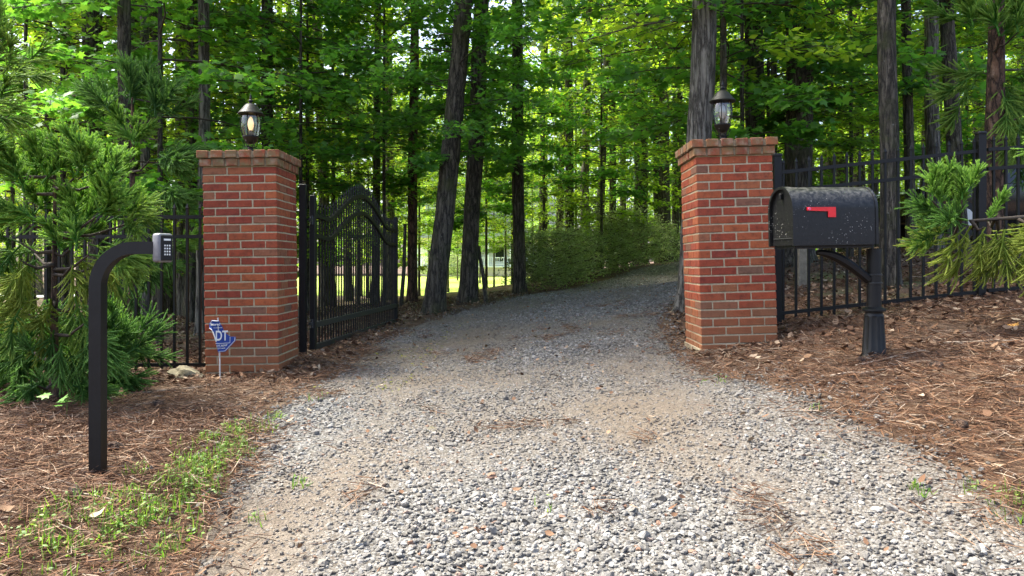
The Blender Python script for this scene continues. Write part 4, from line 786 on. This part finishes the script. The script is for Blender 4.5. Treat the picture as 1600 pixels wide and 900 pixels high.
# ------------------------------------------------------------------ house beyond the lawn
M['siding'] = mat_simple('white_siding', (.74, .76, .78), .7, 0, 3, .06); M['soffit'] = mat_simple('cream_trim', (.7, .6, .3), .7); M['roofing'] = mat_simple('grey_shingles', (.3, .31, .33), .85, 0, 8, .25); M['pane'] = mat_simple('dark_pane', (.02, .024, .03), .1)
m, t, b = mat('foundation_brick'); bt = t.nodes.new('ShaderNodeTexBrick'); bt.inputs['Color1'].default_value = (.42, .13, .07, 1); bt.inputs['Color2'].default_value = (.34, .09, .05, 1); bt.inputs['Mortar'].default_value = (.5, .42, .34, 1); bt.inputs['Scale'].default_value = 2.2; L(t, ocoord(t), bt.inputs[0]); L(t, bt.outputs[0], b.inputs['Base Color']); M['fbrick'] = m
hs = empty('house', (-2.5, 80, -.33), 0, label='pale two storey house with porch beyond the sunlit lawn', cat='house')
B().box((0, 6, 3.6), (17, 9, 5.2)).build('wall', M['siding'], hs); B().box((0, 6, .5), (17.2, 9.2, 1.0)).build('foundation', M['fbrick'], hs)
B().prism([(-9.2, 0, 6.2), (9.2, 0, 6.2), (4.5, 0, 10), (-4.5, 0, 10)], (0, .6, 0), (0, 11.4, 0)).build('roof', M['roofing'], hs)
B().box((0, .1, .5), (15, 2.7, .9)).build('porch_base', M['fbrick'], hs); B().box((0, .1, 1.02), (15.3, 3, .14)).build('porch_deck', M['siding'], hs); B().box((0, .1, 3.75), (15.6, 3.2, .4)).build('porch_beam', M['soffit'], hs)
B().prism([(-7.9, 0, 3.96), (7.9, 0, 3.96), (7.5, 0, 4.9), (-7.5, 0, 4.9)], (0, -1.6, 0), (0, 1.4, 0)).build('porch_roof', M['roofing'], hs)
for k in range(7): B().box((-7.2+2.4*k, -1.2, 2.3), (.28, .28, 2.5)).build('column', M['siding'], hs)
for k in range(6):
    q = B(); q.box((-6+2.4*k, -1.2, 1.95), (2.1, .08, .08)); q.box((-6+2.4*k, -1.2, 1.25), (2.1, .08, .06))
    for j in range(9): q.box((-6.9+2.4*k+j*.22, -1.2, 1.6), (.05, .05, .66))
    q.build('railing', M['siding'], hs)
for k in range(6):
    for z_ in (2.35, 5.2):
        wn = B().box((-6+2.4*k, 1.47, z_), (1.1, .1, 1.7)).build('window', M['siding'], hs); B().box((-6+2.4*k, 1.43, z_), (.9, .08, 1.5)).build('pane', M['pane'], wn)
for k, (px, Y, s) in enumerate([(706, 72, 2.2), (722, 74, 2.0), (690, 70, 2.0)]):
    r_ = empty('garden_bush', (X(px, Y), Y, -.33), k, label='rounded green bush planted before the house porch', cat='shrub', group='bushes before the porch'); r_.scale = (s, s, s*.7)
    for nm, me in zip(('foliage', 'stems'), PROTO['shrub%d' % (k % 2)]): obj(nm, me, None, r_)

# ------------------------------------------------------------------ parked car beyond the right fence
M['carpaint'] = mat_simple('black_car_paint', (.008, .0085, .01), .12); M['carglass'] = mat_simple('dark_car_glass', (.015, .018, .02), .03); M['tyre'] = mat_simple('tyre_rubber', (.02, .02, .02), .85); M['rim'] = mat_simple('alloy_rim', (.4, .41, .42), .3, .8)
cz_ = g(9.2, 14.5); car = empty('parked_car', (9.2, 14.5, cz_), math.radians(6), label='black car parked on the rise behind the right fence', cat='car')
def loft(secs, name, m_, parent, smooth=True):
    q = B(); rings = [[q.bm.verts.new(p) for p in s] for s in secs]
    for a, b_ in zip(rings, rings[1:]):
        for k in range(len(a)): q.bm.faces.new((a[k], a[(k+1) % len(a)], b_[(k+1) % len(a)], b_[k]))
    q.bm.faces.new(rings[0][::-1]); q.bm.faces.new(rings[-1]); return q.build(name, m_, parent, smooth=smooth, ang=40)
def sec(x, w_, zb_, zt): return [(x, -w_*.94, zb_), (x, -w_, zb_+.2), (x, -w_*.98, zt-.1), (x, -w_*.86, zt), (x, w_*.86, zt), (x, w_*.98, zt-.1), (x, w_, zb_+.2), (x, w_*.94, zb_)]
loft([sec(-2.3, .72, .4, .78), sec(-2.15, .86, .28, .86), sec(-1.2, .91, .22, .98), sec(0, .92, .22, 1.0), sec(1.4, .91, .22, 1.02), sec(2.1, .88, .28, 1.0), sec(2.3, .76, .42, .92)], 'body', M['carpaint'], car)
def sec2(x, wb, wt, zt): return [(x, -wb, .97), (x, -wt, zt), (x, wt, zt), (x, wb, .97)]
loft([sec2(-1.15, .82, .8, .985), sec2(-.35, .82, .66, 1.42), sec2(.9, .82, .66, 1.45), sec2(1.85, .82, .76, 1.03)], 'windows', M['carglass'], car)
loft([[(-.38, -.67, 1.4), (-.3, -.66, 1.445), (-.3, .66, 1.445), (-.38, .67, 1.4)], [(.3, -.68, 1.43), (.3, -.66, 1.49), (.3, .66, 1.49), (.3, .68, 1.43)], [(1.0, -.67, 1.4), (.95, -.66, 1.46), (.95, .66, 1.46), (1.0, .67, 1.4)]], 'roof', M['carpaint'], car)
for x_ in (-1.4, 1.4):
    for s in (-1, 1):
        wh = B().tube([(x_, s*.72, .32), (x_, s*.92, .32)], .32, 24).build('wheel', M['tyre'], car, smooth=True); B().tube([(x_, s*.9, .32), (x_, s*.93, .32)], .2, 16).build('rim', M['rim'], wh)
for s in (-1, 1):
    B().box((-2.22, s*.62, .7), (.12, .3, .12), bev=.02).build('headlight', M['carglass'], car); B().box((2.27, s*.66, .84), (.1, .24, .12), bev=.02).build('tail_light', M['red'], car); B().box((-.75, s*.98, 1.02), (.12, .16, .1), bev=.02).build('mirror', M['carpaint'], car)
    B().box((.3, s*.935, .86), (.16, .02, .025)).build('door_handle', M['rim'], car)

# ------------------------------------------------------------------ small things on the ground
def rock(px, py, Y, s, label):
    q = B(); bmesh.ops.create_icosphere(q.bm, subdivisions=3, radius=1); rr = np.random.RandomState(int(px))
    ph = rr.rand(6)*6
    for v_ in q.bm.verts: c_ = v_.co; d_ = 1+.16*math.sin(c_.x*3+ph[0])*math.sin(c_.y*3+ph[1])+.12*math.sin(c_.z*5+ph[2]+c_.x*4)+.05*math.sin(c_.y*11+ph[3]); v_.co = Vector((c_.x*s[0], c_.y*s[1], c_.z*s[2]))*d_
    x_ = X(px, Y); me = q.mesh('rock', True, 25); o = obj('rock', me, mat_simple('mossy_rock', (.2, .175, .11), .95, 0, 12, .6, .8), None, (x_, Y, g(x_, Y)+s[2]*.35), (0, .15, .2)); tag(o, label, 'rock')
rock(291, 585, 6.15, (.13, .1, .085), 'mossy tan rock beside the foot of the brick pillar and fence')
def leaf_obj(px, py, s, m_, label, n=1, h=.02, cat='leaf', name='fallen_leaf'):
    x_, y_ = px_ground(px, py); pos = np.array([[rng.normal(0, .05*(n > 1)), rng.normal(0, .05*(n > 1)), h+k*h*.25] for k in range(n)]); v, f = place(MAPLE, MF, pos, rotmats(rng.rand(n)*6, rng.normal(0, .25, n), rng.normal(.2, .2, n)), np.full(n, s))
    z_ = float(gz(np.array([x_]), np.array([y_]))[0]); root = empty(name, (x_, y_, z_), 0, label=label, cat=cat); obj('blade', mesh_np('blade', v, f), m_, root)
    if name != 'fallen_leaf': B().tube([(0, 0, -.02), (.005, 0, h+n*h*.2)], .002, 5).build('stem', M['grass'], root)
M['yleaf'] = mat_simple('yellow_leaf', (.55, .28, .06), .6); M['gleaf'] = mat_simple('green_leaf', (.16, .36, .05), .5)
leaf_obj(1583, 622, .11, M['yleaf'], 'yellow orange fallen leaf on the right bank'); leaf_obj(1230, 626, .1, M['gleaf'], 'single green leaf lying at the gravel edge before the mailbox')
leaf_obj(104, 660, .085, M['gleaf'], 'small bright green maple seedling under the large cedar', 5, .07, 'seedling', 'maple_seedling'); leaf_obj(1325, 535, .06, M['gleaf'], 'tiny green seedling on the bank before the mailbox post', 4, .04, 'seedling', 'maple_seedling'); leaf_obj(1238, 505, .06, M['gleaf'], 'tiny green seedling at the pillar foot beside the fence', 4, .04, 'seedling', 'maple_seedling')
tw = [(1340,640,.5,.3),(1480,655,.4,-.4),(1450,530,.5,.8),(1560,690,.45,.2),(1250,470,.4,.6),(1300,600,.3,-.2),(1180,585,.25,1.2),(1420,580,.35,-.7),(220,690,.35,.2),(60,780,.4,-.3),(250,620,.4,.5),(1530,560,.5,1.0),(1280,690,.3,.1),(80,700,.3,.7)]
for px, py, l, a in tw:
    x_, y_ = px_ground(px, py); p0 = Vector((x_, y_, 0)); d_ = Vector((math.cos(a), math.sin(a), 0))*l; pp = [p0+d_*u+Vector((rng.normal(0, .012), rng.normal(0, .012), 0)) for u in (0, .3, .6, 1)]
    for p in pp: p.z = float(gz(np.array([p.x]), np.array([p.y]))[0])+.022
    root = B().tube([p-pp[0] for p in pp], [.006, .005, .004, .002], 6).build('twig', mat_simple('grey_twig', (.3, .24, .18), .9, 0, 30, .3), None, pp[0], smooth=True); tag(root, 'dry grey brown twig lying on the pine straw', 'twig', 'twigs on the banks')
for px, py in ((1345, 595), (1462, 700), (1130, 590), (118, 790), (245, 640), (180, 715), (1500, 730)):
    x_, y_ = px_ground(px, py); z_ = float(gz(np.array([x_]), np.array([y_]))[0]); q = B(); bmesh.ops.create_icosphere(q.bm, subdivisions=3, radius=1)
    for v_ in q.bm.verts:
        c_ = v_.co; k = 1+.22*math.sin(c_.x*14)*math.sin(math.atan2(c_.y, c_.z)*8); v_.co = Vector((c_.x*.042, c_.y*.022*k*(1-.25*c_.x), c_.z*.022*k*(1-.25*c_.x)))
    o = obj('pine_cone', q.mesh('pine_cone', False), M['bark_pine'], None, (x_, y_, z_+.025), (0, 0, rng.rand()*6)); tag(o, 'small brown pine cone lying on the pine straw', 'pine cone', 'pine cones on the banks')
